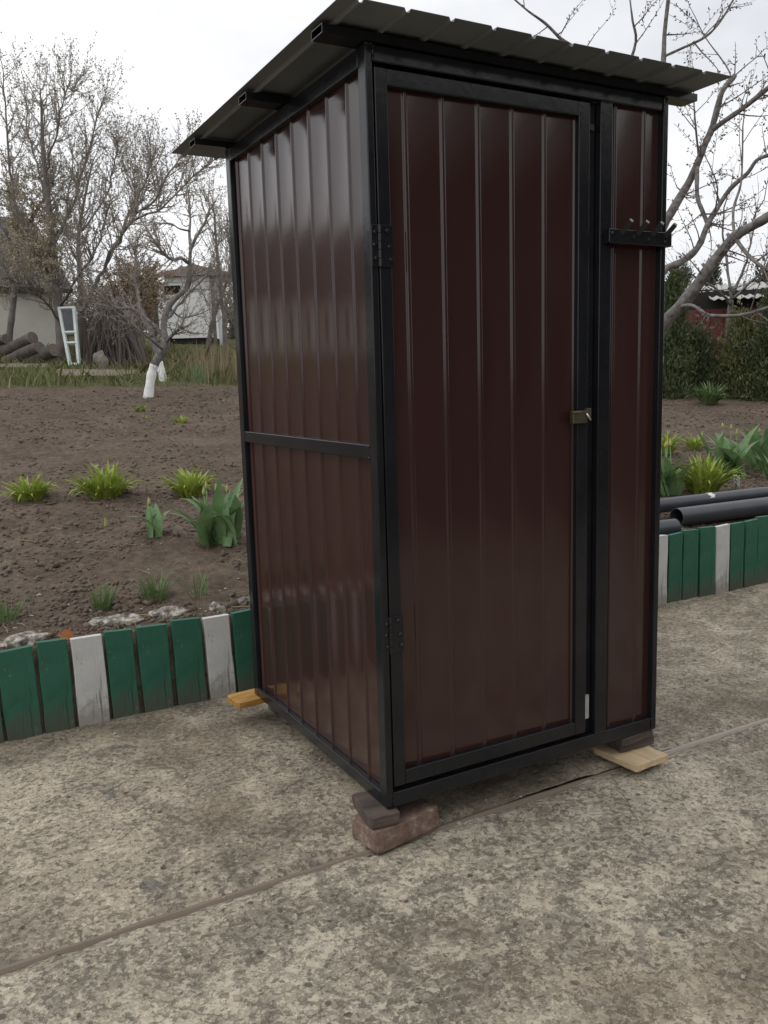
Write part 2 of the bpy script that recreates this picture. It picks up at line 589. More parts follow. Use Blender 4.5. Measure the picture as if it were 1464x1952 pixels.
def np_mesh(name, V, F, mat, parent=None, smooth=False):
    me = bpy.data.meshes.new(name)
    V = np.asarray(V, np.float32)
    F = np.asarray(F, np.int32)
    k = F.shape[1]
    me.vertices.add(len(V))
    me.vertices.foreach_set('co', V.ravel())
    me.loops.add(F.size)
    me.loops.foreach_set('vertex_index', F.ravel())
    me.polygons.add(len(F))
    me.polygons.foreach_set('loop_start', np.arange(0, F.size, k, dtype=np.int32))
    me.polygons.foreach_set('loop_total', np.full(len(F), k, np.int32))
    if smooth:
        me.polygons.foreach_set('use_smooth', np.ones(len(F), bool))
    me.update(calc_edges=True)
    me.validate()
    for m in (mat if isinstance(mat, (list, tuple)) else [mat]):
        me.materials.append(M[m])
    return new_obj(name, me, parent)


def grid_faces(nx, ny):
    i = np.arange((nx - 1) * (ny - 1))
    a = (i // (nx - 1)) * nx + i % (nx - 1)
    return np.stack([a, a + 1, a + nx + 1, a + nx], 1)


# ------------------------------------------------------------------ ground
FENCE_Y = 1.34


def terrain(x, y):
    x = np.asarray(x, float)
    y = np.asarray(y, float)
    s = 0.33 + 0.11 * (y - 1.4)
    far = 0.33 + 0.11 * (26 - 1.4) + 0.02 * (y - 26)
    z = np.where(y < 26, s, np.minimum(far, 6.0))
    return z


def soil_edge(x):
    x = np.asarray(x, float)
    return np.where(x < 3, 10.25 - 0.2 * x, np.maximum(9.65 - 0.62 * (x - 3), 4.5))


def rough_ground(x, y):
    soilness = 1 / (1 + np.exp((y - soil_edge(x)) * 3))
    ridge = fbm(x * 1.6, y * 1.6, 5, 3) * 0.035
    clods = fbm(x * 9, y * 9, 11, 4, 0.6) * 0.030 + np.abs(fbm(x * 20, y * 20, 23, 2)) * 0.016
    near = np.exp(-np.maximum(y - 1.4, 0) * 4)
    return (ridge + clods * (0.35 + 0.65 * soilness)) * (1 - 0.6 * near) - 0.02 * near


def ground_z(x, y):
    return float(terrain(x, y) + rough_ground(np.array([float(x)]), np.array([float(y)]))[0])


def lines(segs):
    out = [segs[0][0]]
    for a, b, d in segs:
        n = max(1, int(round((b - a) / d)))
        out.extend(list(a + (b - a) * (np.arange(1, n + 1) / n)))
    return np.array(out)


gx = lines([(-400, -60, 60), (-60, -12, 6), (-12, -3, 0.5), (-3, -1.4, 0.1), (-1.4, 5.2, 0.027), (5.2, 12, 0.11),
            (12, 24, 0.6), (24, 60, 6), (60, 400, 60)])
gy = lines([(1.372, 4.2, 0.026), (4.2, 11.5, 0.065), (11.5, 24, 0.35), (24, 60, 4), (60, 600, 60)])
X, Y = np.meshgrid(gx, gy)
Z = terrain(X, Y) + rough_ground(X, Y) * (np.abs(X) < 30)
V = np.stack([X, Y, Z], -1).reshape(-1, 3)
F = grid_faces(len(gx), len(gy))
# front lip dropping behind the boards, then the sheet below the paving
nx = len(gx)
b = len(V)
lip = np.stack([gx, np.full(nx, 1.372), np.full(nx, -0.06)], -1)
near = np.stack([gx, np.full(nx, -400.0), np.full(nx, -0.06)], -1)
V = np.concatenate([V, lip, near])
i = np.arange(nx - 1)
F = np.concatenate([F, np.stack([b + i, b + i + 1, i + 1, i], 1),
                    np.stack([b + nx + i, b + nx + i + 1, b + i + 1, b + i], 1)])
ground = np_mesh('ground', V, F, 'ground', smooth=True)
turf = (V[:, 1] - soil_edge(V[:, 0])) * 1.6 + fbm(V[:, 0] * 1.3, V[:, 1] * 1.3, 77, 4) * 1.1
turf = np.clip(turf * 0.9 + 0.5, 0, 1)
turf[b:] = 0.5
at = ground.data.attributes.new('turf', 'FLOAT', 'POINT')
at.data.foreach_set('value', turf.astype(np.float32))
ground['kind'] = 'structure'


# paving slabs, cast against a timber strip that stays flush between them
def slab(name, x0, x1, y0, y1, mat, seed, top):
    xs = lines([(x0, -1.6, 0.25), (-1.6, 3.2, 0.016), (3.2, x1, 0.2)])
    if y0 < -2.5:
        ys = lines([(y0, -1.2, 0.2), (-1.2, y1, 0.016)])
    else:
        ys = lines([(y0, y1, 0.016)])
    X, Y = np.meshgrid(xs, ys)
    edge = np.minimum(np.minimum(X - x0, x1 - X), np.minimum(Y - y0, y1 - Y))
    h = fbm(X * 1.2, Y * 1.2, seed, 3) * 0.010 + fbm(X * 16, Y * 16, seed + 5, 4, 0.6) * 0.0055
    chip = np.clip(1 - edge / 0.035, 0, 1) * (0.3 + vnoise(X * 14, Y * 14, seed + 9)) * 0.010
    Z = top + h - chip
    n = X.size
    V = np.stack([X, Y, Z], -1).reshape(-1, 3)
    F = grid_faces(len(xs), len(ys))
    o = np_mesh(name, V, F, mat, smooth=True)
    o['kind'] = 'structure'
    return o


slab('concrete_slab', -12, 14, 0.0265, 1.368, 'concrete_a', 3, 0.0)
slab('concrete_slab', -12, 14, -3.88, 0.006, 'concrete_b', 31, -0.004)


def lath(x0, x1, y0, y1, mat, z, seed):
    xs = lines([(x0, x1, 0.04)])
    ys = np.array([y0, y0 + 0.004, (y0 + y1) / 2, y1 - 0.004, y1])
    X, Y = np.meshgrid(xs, ys)
    Z = z + fbm(X * 2, Y * 2, seed, 3) * 0.004 + fbm(X * 14, Y * 60, seed, 3) * 0.0025
    Z[0] -= 0.03
    Z[-1] -= 0.03
    Y = Y + fbm(X * 3, X * 0, seed + 1, 3) * 0.004
    o = np_mesh('joint_lath', np.stack([X, Y, Z], -1).reshape(-1, 3), grid_faces(len(xs), 5), mat, smooth=False)
    o['kind'] = 'structure'
    return o


lath(-11, 0.99, 0.004, 0.0225, 'lath', -0.005, 2)
lath(1.005, 13, 0.006, 0.026, 'lath_pale', 0.0, 6)


# ------------------------------------------------------------------ clods, pebbles: too many to count
def lump_template():
    bm = bmesh.new()
    bmesh.ops.create_icosphere(bm, subdivisions=1, radius=1.0)
    V = np.array([v.co[:] for v in bm.verts])
    F = np.array([[v.index for v in f.verts] for f in bm.faces])
    bm.free()
    return V, F


LV, LF = lump_template()


def scatter_lumps(name, pts, sizes, mat, label, cat, seed, flat=0.7):
    rng = np.random.default_rng(seed)
    n = len(pts)
    nv = len(LV)
    jit = 1 + rng.uniform(-0.55, 0.45, (n, nv, 1))
    sc = np.stack([rng.uniform(0.7, 1.3, n), rng.uniform(0.7, 1.3, n), rng.uniform(0.5, 0.9, n) * flat / 0.7], -1)[:, None, :]
    a = rng.uniform(0, 6.28, n)
    W = LV[None] * jit * sc * sizes[:, None, None]
    c, s = np.cos(a)[:, None], np.sin(a)[:, None]
    Wx = W[..., 0] * c - W[..., 1] * s
    Wy = W[..., 0] * s + W[..., 1] * c
    W = np.stack([Wx, Wy, W[..., 2]], -1) + pts[:, None, :]
    Fa = (LF[None] + (np.arange(n) * nv)[:, None, None]).reshape(-1, 3)
    o = np_mesh(name, W.reshape(-1, 3), Fa, mat)
    tag(o, label, cat, kind='stuff')
    return o


def soil_points(n, seed, ymax=9.5, xl=-2.0, xr=9.0, pw=2.0):
    rng = np.random.default_rng(seed)
    y = 1.42 + (ymax - 1.42) * rng.uniform(0, 1, n) ** pw
    # keep to the wedge in view, with margins
    tt = (y + 1.9)
    x = -1.02 + tt * rng.uniform(0.0, 1.55, n)
    x = np.clip(x, xl, xr)
    keep = y < soil_edge(x)
    x, y = x[keep], y[keep]
    z = terrain(x, y) + rough_ground(x, y)
    return np.stack([x, y, z], -1)


rng = np.random.default_rng(4)
pts = soil_points(52000, 1, pw=1.6)
dist = pts[:, 1] + 1.9
sz = rng.lognormal(-5.25, 0.55, len(pts)) * (0.85 + 0.05 * dist)
clump = fbm(pts[:, 0] * 1.5, pts[:, 1] * 1.5, 9, 3) > -0.25
pts, sz = pts[clump], sz[clump]
pts[:, 2] += sz * 0.15
scatter_lumps('soil_clods', pts, np.clip(sz, 0.0025, 0.021), 'clod', 'loose brown clods of dug soil across the garden bed', 'soil', 2)
pts = soil_points(520, 7, ymax=8.5)
sz = np.random.default_rng(5).lognormal(-5.0, 0.45, len(pts))
scatter_lumps('pebbles', pts, np.clip(sz, 0.003, 0.016), 'pebble', 'pale little stones strewn over the dug soil', 'pebbles', 3, 0.5)

# dry stems and twigs lying on the soil
lit = soil_points(260, 17, ymax=9.0)
rgl = random.Random(5)
mb = MB()
for (x_, y_, z_) in lit:
    a_ = rgl.uniform(0, 6.283)
    L_ = rgl.uniform(0.03, 0.13)
    d_ = Vector((math.cos(a_), math.sin(a_), rgl.uniform(-0.1, 0.2))) * L_
    m_ = Vector((x_, y_, z_ + 0.012))
    mb.tube([m_ - d_ / 2, m_ + Vector((rgl.gauss(0, .006), rgl.gauss(0, .006), 0.004)), m_ + d_ / 2], rgl.uniform(0.0012, 0.003), 4)
o = mb.build('dry_litter', 'straw')
tag(o, 'scattered dry stems and twig bits on the dug soil', 'litter', kind='stuff')

# grit and crumbs lying on the paving
rng = np.random.default_rng(88)
n = 2600
gx_ = rng.uniform(-1.3, 3.4, n)
gy_ = np.where(rng.uniform(0, 1, n) < 0.35, 1.32 - np.abs(rng.normal(0, 0.10, n)), rng.uniform(-1.1, 1.32, n))
sz = np.clip(rng.lognormal(-6.2, 0.45, n), 0.001, 0.006)
scatter_lumps('grit', np.stack([gx_, gy_, sz * 0.3], -1), sz, 'pebble', 'fine pale grit and crumbs lying on the concrete', 'grit', 6, 0.6)

# ------------------------------------------------------------------ the shed
SHED = empty('garden_cabin', (0, 0, 0), 0,
             'tall dark brown ribbed metal cabin with black frame standing on the concrete', 'cabin')
W, D = 1.0, 1.028
Z0, Z1 = 0.10, 2.035
BK = 'black'


def sheet_profile(length, pitch, start, depth, wide=0.0155, top=0.0080, rr=0.0017):
    """ribbed sheet outline: list of (s, d); d is how far the rib stands out"""
    pts = [(0.0, 0.0)]
    c = start
    while c < length:
        a0, a1, b0, b1 = c - wide / 2, c - top / 2, c + top / 2, c + wide / 2
        for (p0, p1, p2) in (((a0 - rr, 0), (a0, 0), (a0 + rr * 0.66, depth * 0.3)),
                             ((a1 - rr * 0.66, depth * 0.7), (a1, depth), (a1 + rr, depth)),
                             ((b0 - rr, depth), (b0, depth), (b0 + rr * 0.66, depth * 0.7)),
                             ((b1 - rr * 0.66, depth * 0.3), (b1, 0), (b1 + rr, 0))):
            for k in range(4):
                u = k / 3
                s = (1 - u) ** 2 * p0[0] + 2 * u * (1 - u) * p1[0] + u * u * p2[0]
                d = (1 - u) ** 2 * p0[1] + 2 * u * (1 - u) * p1[1] + u * u * p2[1]
                if 0.0 < s < length and s > pts[-1][0]:
                    pts.append((s, d))
        c += pitch
    pts.append((length, 0.0))
    return pts


def sheet(name, origin, along, out, up, length, height, pitch, start, mat, parent, depth=0.0052, thick=0.0009, back=None):
    pr = sheet_profile(length, pitch, start, depth)
    o, a, n, u = Vector(origin), Vector(along), Vector(out), Vector(up)
    mb = MB()
    k = len(pr)
    nz = 5
    for side in (0, 1):
        mb.cur = 1 if (side and back) else 0
        off = -thick * side
        vs = [o + a * s + n * (d + off) + u * (height * j / (nz - 1)) for j in range(nz) for s, d in pr]
        fs = []
        for j in range(nz - 1):
            for i in range(k - 1):
                q = (j * k + i, j * k + i + 1, (j + 1) * k + i + 1, (j + 1) * k + i)
                fs.append(q if not side else tuple(reversed(q)))
        mb.add(vs, fs)
    N = nz * k
    rim = []
    for i in range(k - 1):
        rim.append((i + 1, i, N + i, N + i + 1))
        t0 = (nz - 1) * k
        rim.append((t0 + i, t0 + i + 1, N + t0 + i + 1, N + t0 + i))
    for j in range(nz - 1):
        rim.append((j * k, (j + 1) * k, N + (j + 1) * k, N + j * k))
        rim.append(((j + 1) * k + k - 1, j * k + k - 1, N + j * k + k - 1, N + (j + 1) * k + k - 1))
    mb.f.extend(rim)
    mb.mi.extend([0] * len(rim))
    me = mb.mesh(name, True)
    for m in ([mat, back] if back else [mat]):
        me.materials.append(M[m])
    ob = new_obj(name, me, parent)
    me.set_sharp_from_angle(angle=R(50))
    return ob


# frame
for (x0, x1) in ((0.0, 0.02), (W - 0.02, W)):
    for (y0, y1) in ((0.0, 0.04), (D - 0.04, D)):
        boxpart('corner_post', BK, SHED, x0, x1, y0, y1, Z0, Z1)
boxpart('bottom_rail', BK, SHED, 0.0205, W - 0.0205, 0.001, 0.021, Z0, Z0 + 0.042)
boxpart('bottom_rail', BK, SHED, 0.0205, W - 0.0205, D - 0.021, D - 0.001, Z0, Z0 + 0.042)
for x0 in (0.0005, W - 0.0205):
    boxpart('bottom_rail', BK, SHED, x0, x0 + 0.02, 0.0405, D - 0.0405, Z0, Z0 + 0.036)
    boxpart('top_rail', BK, SHED, x0, x0 + 0.02, 0.0405, D - 0.0405, Z1 - 0.045, Z1 - 0.001)
    boxpart('middle_rail', BK, SHED, x0, x0 + 0.02, 0.0405, D - 0.0405, 1.045, 1.083)
boxpart('top_rail', BK, SHED, 0.0205, W - 0.0205, 0.001, 0.021, 1.996, Z1 - 0.001)
boxpart('top_rail', BK, SHED, 0.0205, W - 0.0205, D - 0.021, D - 0.001, 1.996, Z1 - 0.001)
boxpart('jamb_post', BK, SHED, 0.740, 0.786, 0.002, 0.030, Z0 + 0.0425, 1.9955)
boxpart('jamb_strip', BK, SHED, 0.692, 0.7395, 0.024, 0.042, Z0 + 0.0425, 1.9955)

# cladding
sheet('wall_panel', (0.0205, D - 0.02, Z0 + 0.02), (0, -1, 0), (-1, 0, 0), (0, 0, 1), D - 0.04, 1.875, 0.1195, 0.032, 'brown', SHED)
sheet('wall_panel', (W - 0.0205, 0.02, Z0 + 0.02), (0, 1, 0), (1, 0, 0), (0, 0, 1), D - 0.04, 1.875, 0.1165, 0.083, 'brown', SHED)
sheet('wall_panel', (W - 0.02, D - 0.0215, Z0 + 0.02), (-1, 0, 0), (0, 1, 0), (0, 0, 1), W - 0.04, 1.875, 0.1165, 0.06, 'brown', SHED)
sheet('front_panel', (0.778, 0.0215, Z0 + 0.03), (1, 0, 0), (0, -1, 0), (0, 0, 1), 0.207, 1.88, 0.1125, 0.032, 'brown', SHED)
boxpart('floor_board', 'grey_wood', SHED, 0.022, W - 0.022, 0.05, D - 0.03, Z0 + 0.004, Z0 + 0.022)

# door: ribbed leaf in a tube frame, hung on the left
door = sheet('door', (0.045, 0.0215, 0.17), (1, 0, 0), (0, -1, 0), (0, 0, 1), 0.63, 1.80, 0.1095, 0.072, 'brown', SHED)
boxpart('stile', BK, door, 0.024, 0.060, 0.0005, 0.020, 0.157, 1.986)
boxpart('stile', BK, door, 0.660, 0.700, 0.0005, 0.020, 0.157, 1.986)
boxpart('rail', BK, door, 0.0602, 0.6598, 0.0008, 0.0198, 1.946, 1.9858)
boxpart('rail', BK, door, 0.0602, 0.6598, 0.0008, 0.0198, 0.1572, 0.198)

# hinges
for zc in (1.572, 0.585):
    hg = boxpart('hinge', BK, SHED, 0.0015, 0.0195, -0.0035, -0.0002, zc - 0.05, zc + 0.05, 0.001)
    boxpart('hinge_leaf', BK, hg, 0.0262, 0.062, -0.0040, 0.0002, zc - 0.05, zc + 0.05, 0.001)
    for k in range(5):
        MB().tube([(0.0228, -0.005, zc - 0.05 + k * 0.02 + 0.0008), (0.0228, -0.005, zc - 0.05 + (k + 1) * 0.02 - 0.0008)],
                  0.006, 12).build('knuckle', BK, hg, smooth=False)
    for (sx, sz) in ((0.011, 0.032), (0.009, 0.002), (0.012, -0.03), (0.045, 0.036), (0.05, -0.002), (0.054, -0.032)):
        mb = MB()
        mb.tube([(sx, -0.0035, zc + sz), (sx, -0.0070, zc + sz), (sx, -0.0095, zc + sz)], [0.0062, 0.0058, 0.0030], 7)
        mb.build('screw', BK, hg)

# latch
lt = boxpart('latch', 'brass_dull', SHED, 0.630, 0.684, -0.016, -0.0005, 1.108, 1.144, 0.003)
MB().box(0.631, 0.656, -0.0195, -0.0165, 1.138, 1.143).build('latch_bolt', 'brass', lt, bevel=0.001)
boxpart('keeper', 'brass_dull', lt, 0.6845, 0.7020, -0.012, 0.000, 1.122, 1.150, 0.002)
MB().tube([(0.676, -0.020, 1.136), (0.689, -0.023, 1.116)], 0.0028, 8).build('latch_lever', 'steel', lt, smooth=True)

# bar with pegs
hb = boxpart('hook_rail', BK, SHED, 0.752, 0.999, -0.024, -0.0005, 1.612, 1.652, 0.003)
for hx in (0.800, 0.862, 0.920, 0.974):
    a = Vector((hx, -0.020, 1.640))
    bb = Vector((hx + 0.012, -0.046, 1.671))
    MB().tube([a, bb], 0.0095, 4).build('peg', BK, hb)
    MB().tube([bb + (bb - a).normalized() * 0.0002, bb + (bb - a).normalized() * 0.0040], 0.0072, 4).build('peg_tip', 'plate_grey', hb)
for hx, hz in ((0.765, 1.640), (0.845, 1.632), (0.905, 1.628), (0.972, 1.626)):
    MB().tube([(hx, -0.0242, hz), (hx, -0.030, hz)], [0.007, 0.004], 6).build('weld', BK, hb)
boxpart('door_stop', 'plate_grey', SHED, 0.7055, 0.728, 0.0165, 0.0238, 0.192, 0.268, 0.001)
boxpart('door_stop', 'rust_post', SHED, 0.7040, 0.7260, 0.012, 0.0238, 1.918, 1.934, 0.001)

# roof
# weld beads where the frame tubes meet
for (wx, wy, wz, dx, dz) in ((0.0205, -0.0005, 1.996, 0.0, 0.036), (0.979, -0.0005, 1.996, 0.0, 0.036), (0.0205, -0.0005, Z0 + 0.004, 0.0, 0.034),
                             (0.979, -0.0005, Z0 + 0.004, 0.0, 0.034), (0.741, 0.0015, Z0 + 0.0425, 0.044, 0.0), (0.741, 0.0015, 1.9955, 0.044, 0.0),
                             (0.0005, -0.001, Z1 - 0.002, 0.018, 0.0)):
    rgw = random.Random(int(wx * 1e4 + wz * 1e3))
    pts_ = [(wx + dx * k / 9 + rgw.uniform(-.001, .001), wy, wz + dz * k / 9 + rgw.uniform(-.001, .001)) for k in range(10)]
    MB().tube(pts_, [0.0022 + rgw.uniform(0, 0.0018) for _ in range(10)], 7).build('weld_bead', BK, SHED, smooth=True)
for (ya) in (1.045, 1.083):
    pts_ = [(-0.0002, 0.0405, ya - 0.0 + 0.0), (-0.0004, 0.0405, ya + (0.008 if ya < 1.06 else -0.008))]
    MB().tube(pts_, 0.0028, 7).build('weld_bead', BK, SHED, smooth=True)
roof_beams = []
for (y0, y1) in ((-0.006, 0.054), (0.503, 0.563), (1.000, 1.060)):
    x0, x1, z0, z1, tk = -0.112, 1.110, Z1 + 0.002, Z1 + 0.022, 0.0014
    mb = MB()
    outer = [(y0, z0), (y1, z0), (y1, z1), (y0, z1)]
    inner = [(y0 + tk, z0 + tk), (y1 - tk, z0 + tk), (y1 - tk, z1 - tk), (y0 + tk, z1 - tk)]
    vs = []
    for x in (x0, x1):
        vs += [(x, y, z) for y, z in outer] + [(x, y, z) for y, z in inner]
    fs = []
    for k in range(4):
        q = (k + 1) % 4
        fs += [(k, q, 8 + q, 8 + k), (4 + q, 4 + k, 12 + k, 12 + q), (q, k, 4 + k, 4 + q), (8 + k, 8 + q, 12 + q, 12 + k)]
    mb.add(vs, fs)
    # the sawn ends are bare metal
    for idx in range(len(mb.f)):
        if idx % 4 >= 2:
            mb.mi[idx] = 1
    mb.build('roof_beam', [BK, 'cut_steel'], SHED)
sheet('roof_sheet', (-0.120, 1.262, Z1 + 0.0335), (1, 0, 0), (0, 0, -1), (0, -1, 0), 1.234, 1.390, 0.119, 0.045,
      'primer', SHED, depth=0.0090, thick=0.001, back='brown')

# ------------------------------------------------------------------ what the cabin stands on
def rough_block(name, sx, sy, sz, mat, seed, amp=0.006, cuts=11):
    bm = bmesh.new()
    bmesh.ops.create_cube(bm, size=1.0)
    bmesh.ops.subdivide_edges(bm, edges=bm.edges[:], cuts=cuts, use_grid_fill=True)
    rr = random.Random(seed)
    off = Vector((rr.uniform(0, 50), rr.uniform(0, 50), rr.uniform(0, 50)))
    for v in bm.verts:
        p = Vector((v.co.x * sx, v.co.y * sy, v.co.z * sz))
        # soften corners, then chip
        ex = sum(1 for k in range(3) if abs(v.co[k]) > 0.49)
        if ex >= 2:
            p *= 1 - 0.012 * ex
        nn = mnoise.noise_vector((p + off) * 14) * amp + mnoise.noise_vector((p + off) * 55) * amp * 0.45
        if ex >= 2:
            nn -= p.normalized() * max(0.0, mnoise.noise((p + off) * 30)) * amp * 2.2
        if v.co.z > 0.49 or v.co.z < -0.49:
            nn.z *= 0.25
        v.co = p + nn
    for v in bm.verts:
        v.co.z += sz / 2
    me = bpy.data.meshes.new(name)
    bm.to_mesh(me)
    bm.free()
    me.materials.append(M[mat])
    return new_obj(name, me)


b1 = rough_block('brick', 0.225, 0.120, 0.064, 'brick_red', 5, 0.0042)
b1.location = (0.050, 0.045, -0.002)
b1.rotation_euler = (0, 0, R(9))
tag(b1, 'worn red brick lying under the near corner of the cabin', 'brick')
c1 = rough_block('wood_chock', 0.085, 0.15, 0.033, 'dark_wood', 8, 0.004)
c1.location = (-0.008, 0.055, 0.0645)
c1.rotation_euler = (0, 0, R(-6))
tag(c1, 'weathered dark wood chock between the red brick and the cabin corner', 'wood block')
p0 = rough_block('wood_offcut', 0.12, 0.13, 0.019, 'dark_wood', 21, 0.003)
p0.location = (0.925, 0.045, 0.0)
p0.rotation_euler = (0, 0, R(3))
tag(p0, 'dark wood offcut lowest in the stack, in shadow under the pale pine board', 'wood block')
p1 = rough_block('pine_board', 0.148, 0.185, 0.022, 'pine', 22, 0.002)
p1.location = (0.905, 0.018, 0.0195)
p1.rotation_euler = (R(-1.0), 0, R(3))
tag(p1, 'fresh pale pine board end poking out under the right front corner', 'board')
p2 = rough_block('wood_offcut', 0.145, 0.10, 0.028, 'dark_wood', 23, 0.003)
p2.location = (0.937, 0.062, 0.0425)
p2.rotation_euler = (0, 0, R(-2))
tag(p2, 'dark brown wood offcut lying directly on the pale pine board', 'wood block')
p3 = rough_block('wood_offcut', 0.14, 0.085, 0.027, 'dark_wood', 24, 0.003)
p3.location = (0.925, 0.045, 0.0715)
p3.rotation_euler = (0, 0, R(4))
tag(p3, 'black-brown wood offcut, topmost of the stack under the right front corner', 'wood block')
p4 = rough_block('orange_board', 0.22, 0.11, 0.024, 'orange_wood', 25, 0.003)
p4.location = (0.020, 1.03, 0.0755)
p4.rotation_euler = (0, R(0.5), R(6))
tag(p4, 'orange painted board end under the back left corner of the cabin', 'board')
p5 = rough_block('wood_chock', 0.10, 0.08, 0.075, 'grey_wood', 26, 0.004)
p5.location = (0.125, 1.06, 0.0)
tag(p5, 'grey wood chock in the shade under the orange board end', 'wood block')
p6 = rough_block('wood_chock', 0.14, 0.10, 0.099, 'grey_wood', 27, 0.004)
p6.location = (0.94, 0.98, 0.0)
tag(p6, 'grey wood chock under the hidden back right corner of the cabin', 'wood block')

# ------------------------------------------------------------------ edging of painted boards
EDGE = empty('edging_fence', (0, FENCE_Y, 0), 0,
             'low edging of upright green and white painted boards along the garden bed', 'fence')
rr = random.Random(12)
whites = {-0.589, -0.083}
edges = []
xs_known = [(-0.838, -0.719, 0), (-0.706, -0.601, 0), (-0.589, -0.477, 1), (-0.466, -0.364, 0), (-0.346, -0.231, 0),
            (-0.212, -0.097, 0), (-0.083, 0.021, 1), (0.034, 0.140, 0)]
x = -0.85
for k in range(6):                       # further boards to the left of the view
    edges.append((x - 0.108, x, 1 if k == 2 else 0))
    x -= 0.121
edges += xs_known
x = 0.154
k = 0
while x < 2.36:
    wdt = 0.108
    edges.append((x, x + wdt, 1 if k % 4 == 2 else 0))
    x += 0.1222
    k += 1
edges += [(2.371, 2.478, 1), (2.492, 2.592, 0), (2.602, 2.716, 0), (2.730, 2.848, 0), (2.858, 2.964, 1), (2.974, 3.083, 0),
          (3.097, 3.200, 0), (3.211, 3.318, 0)]
x = 3.33
for k in range(14):
    edges.append((x, x + 0.108, 1 if k % 4 == 0 else 0))
    x += 0.1215
for (xa, xb, wh) in edges:
    top = 0.336 + 0.0 * xa if xa < 0.3 else 0.336 + (xa - 0.3) * 0.021
    top += rr.uniform(-0.006, 0.006)
    mb = MB()
    lean = rr.uniform(0.004, 0.016)
    tilt = rr.uniform(-0.006, 0.006)
    th = 0.024
    n = 6
    vs = []
    w2 = (xb - xa)
    prof = [(-w2 / 2, -th / 2), (-w2 / 2 + 0.003, -th / 2 - 0.001), (w2 / 2 - 0.003, -th / 2 - 0.001), (w2 / 2, -th / 2),
            (w2 / 2, th / 2), (-w2 / 2, th / 2)]
    wob = [rr.uniform(-0.0025, 0.0025) for _ in range(12)]
    for j in range(n):
        u = j / (n - 1)
        for q, (px_, py_) in enumerate(prof):
            z = -0.05 + u * (top + 0.05 + (tilt * px_ / w2 if j == n - 1 else 0))
            ww = wob[(j + (0 if px_ < 0 else 6)) % 12]
            vs.append((px_ + lean * (0.5 - u) * 1.0 + ww, py_ + (1 - u) * 0.004, z))
    k = len(prof)
    fs = []
    for j in range(n - 1):
        for q in range(k):
            r2 = (q + 1) % k
            fs.append((j * k + q, j * k + r2, (j + 1) * k + r2, (j + 1) * k + q))
    fs.append(tuple((n - 1) * k + q for q in range(k)))
    fs.append(tuple(reversed(range(k))))
    mb.add(vs, fs)
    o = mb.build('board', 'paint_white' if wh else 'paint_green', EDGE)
    o.location = ((xa + xb) / 2, rr.uniform(-0.004, 0.004), 0)
boxpart('back_rail', 'grey_wood', EDGE, -1.6, 5.0, 0.0175, 0.030, 0.10, 0.15, 0)


# ------------------------------------------------------------------ stones along the bed edge
def stone(loc, sx, sy, sz, seed, label, mat='rock', name='stone', cat='stone'):
    bm = bmesh.new()
    bmesh.ops.create_icosphere(bm, subdivisions=3, radius=1.0)
    rr = random.Random(seed)
    off = Vector((rr.uniform(0, 90), rr.uniform(0, 90), rr.uniform(0, 90)))
    for v in bm.verts:
        p = v.co.copy()
        k = 1 + 0.38 * mnoise.noise(p * 1.3 + off) + 0.16 * mnoise.noise(p * 4 + off) + 0.07 * mnoise.noise(p * 9 + off)
        p *= k
        v.co = Vector((p.x * sx, p.y * sy, max(p.z, -0.5) * sz))
    me = bpy.data.meshes.new(name)
    bm.to_mesh(me)
    bm.free()
    me.materials.append(M[mat])
    o = new_obj(name, me)
    o.location = loc
    o.rotation_euler = (0, 0, rr.uniform(-0.3, 0.3))
    tag(o, label, cat)
    return o


for (x, y, sx, sy, sz, lab) in (
        (-0.735, 1.47, 0.135, 0.075, 0.050, 'broad pale mortar-crusted stone behind the leftmost green boards'),
        (-0.400, 1.50, 0.120, 0.070, 0.045, 'grey mottled stone behind the green board right of the cracked white board'),
        (-0.185, 1.50, 0.115, 0.060, 0.045, 'long low beige stone behind two green boards left of the clean white board'),
        (0.015, 1.48, 0.060, 0.045, 0.045, 'small speckled white stone just behind the clean white board'),
        (0.140, 1.49, 0.070, 0.050, 0.055, 'speckled stone against the cabin edge, behind the last green board'),
        (-0.95, 1.50, 0.085, 0.060, 0.040, 'whitish stone cut by the left edge of the picture')):
    stone((x, y, ground_z(x, y) - 0.014), sx * 0.85, sy * 0.8, sz * 0.8, int(x * 1000) + 3000, lab)
ol = MB().add([(-0.022, 0, 0), (0.022, 0.004, 0), (0.026, 0.014, 0.022), (0.002, 0.012, 0.040), (-0.024, 0.012, 0.020)],
              [(0, 1, 2, 3, 4)]).add([(-0.022, 0.006, 0), (0.022, 0.010, 0), (0.026, 0.020, 0.022), (0.002, 0.018, 0.040), (-0.024, 0.018, 0.020)],
                                     [(4, 3, 2, 1, 0)]).build('tile_shard', 'orange_leaf')
ol.location = (-0.595, 1.392, 0.318)
tag(ol, 'small orange clay shard standing behind the gap left of the cracked white board', 'shard')

# ------------------------------------------------------------------ grey pipes lying on the bed


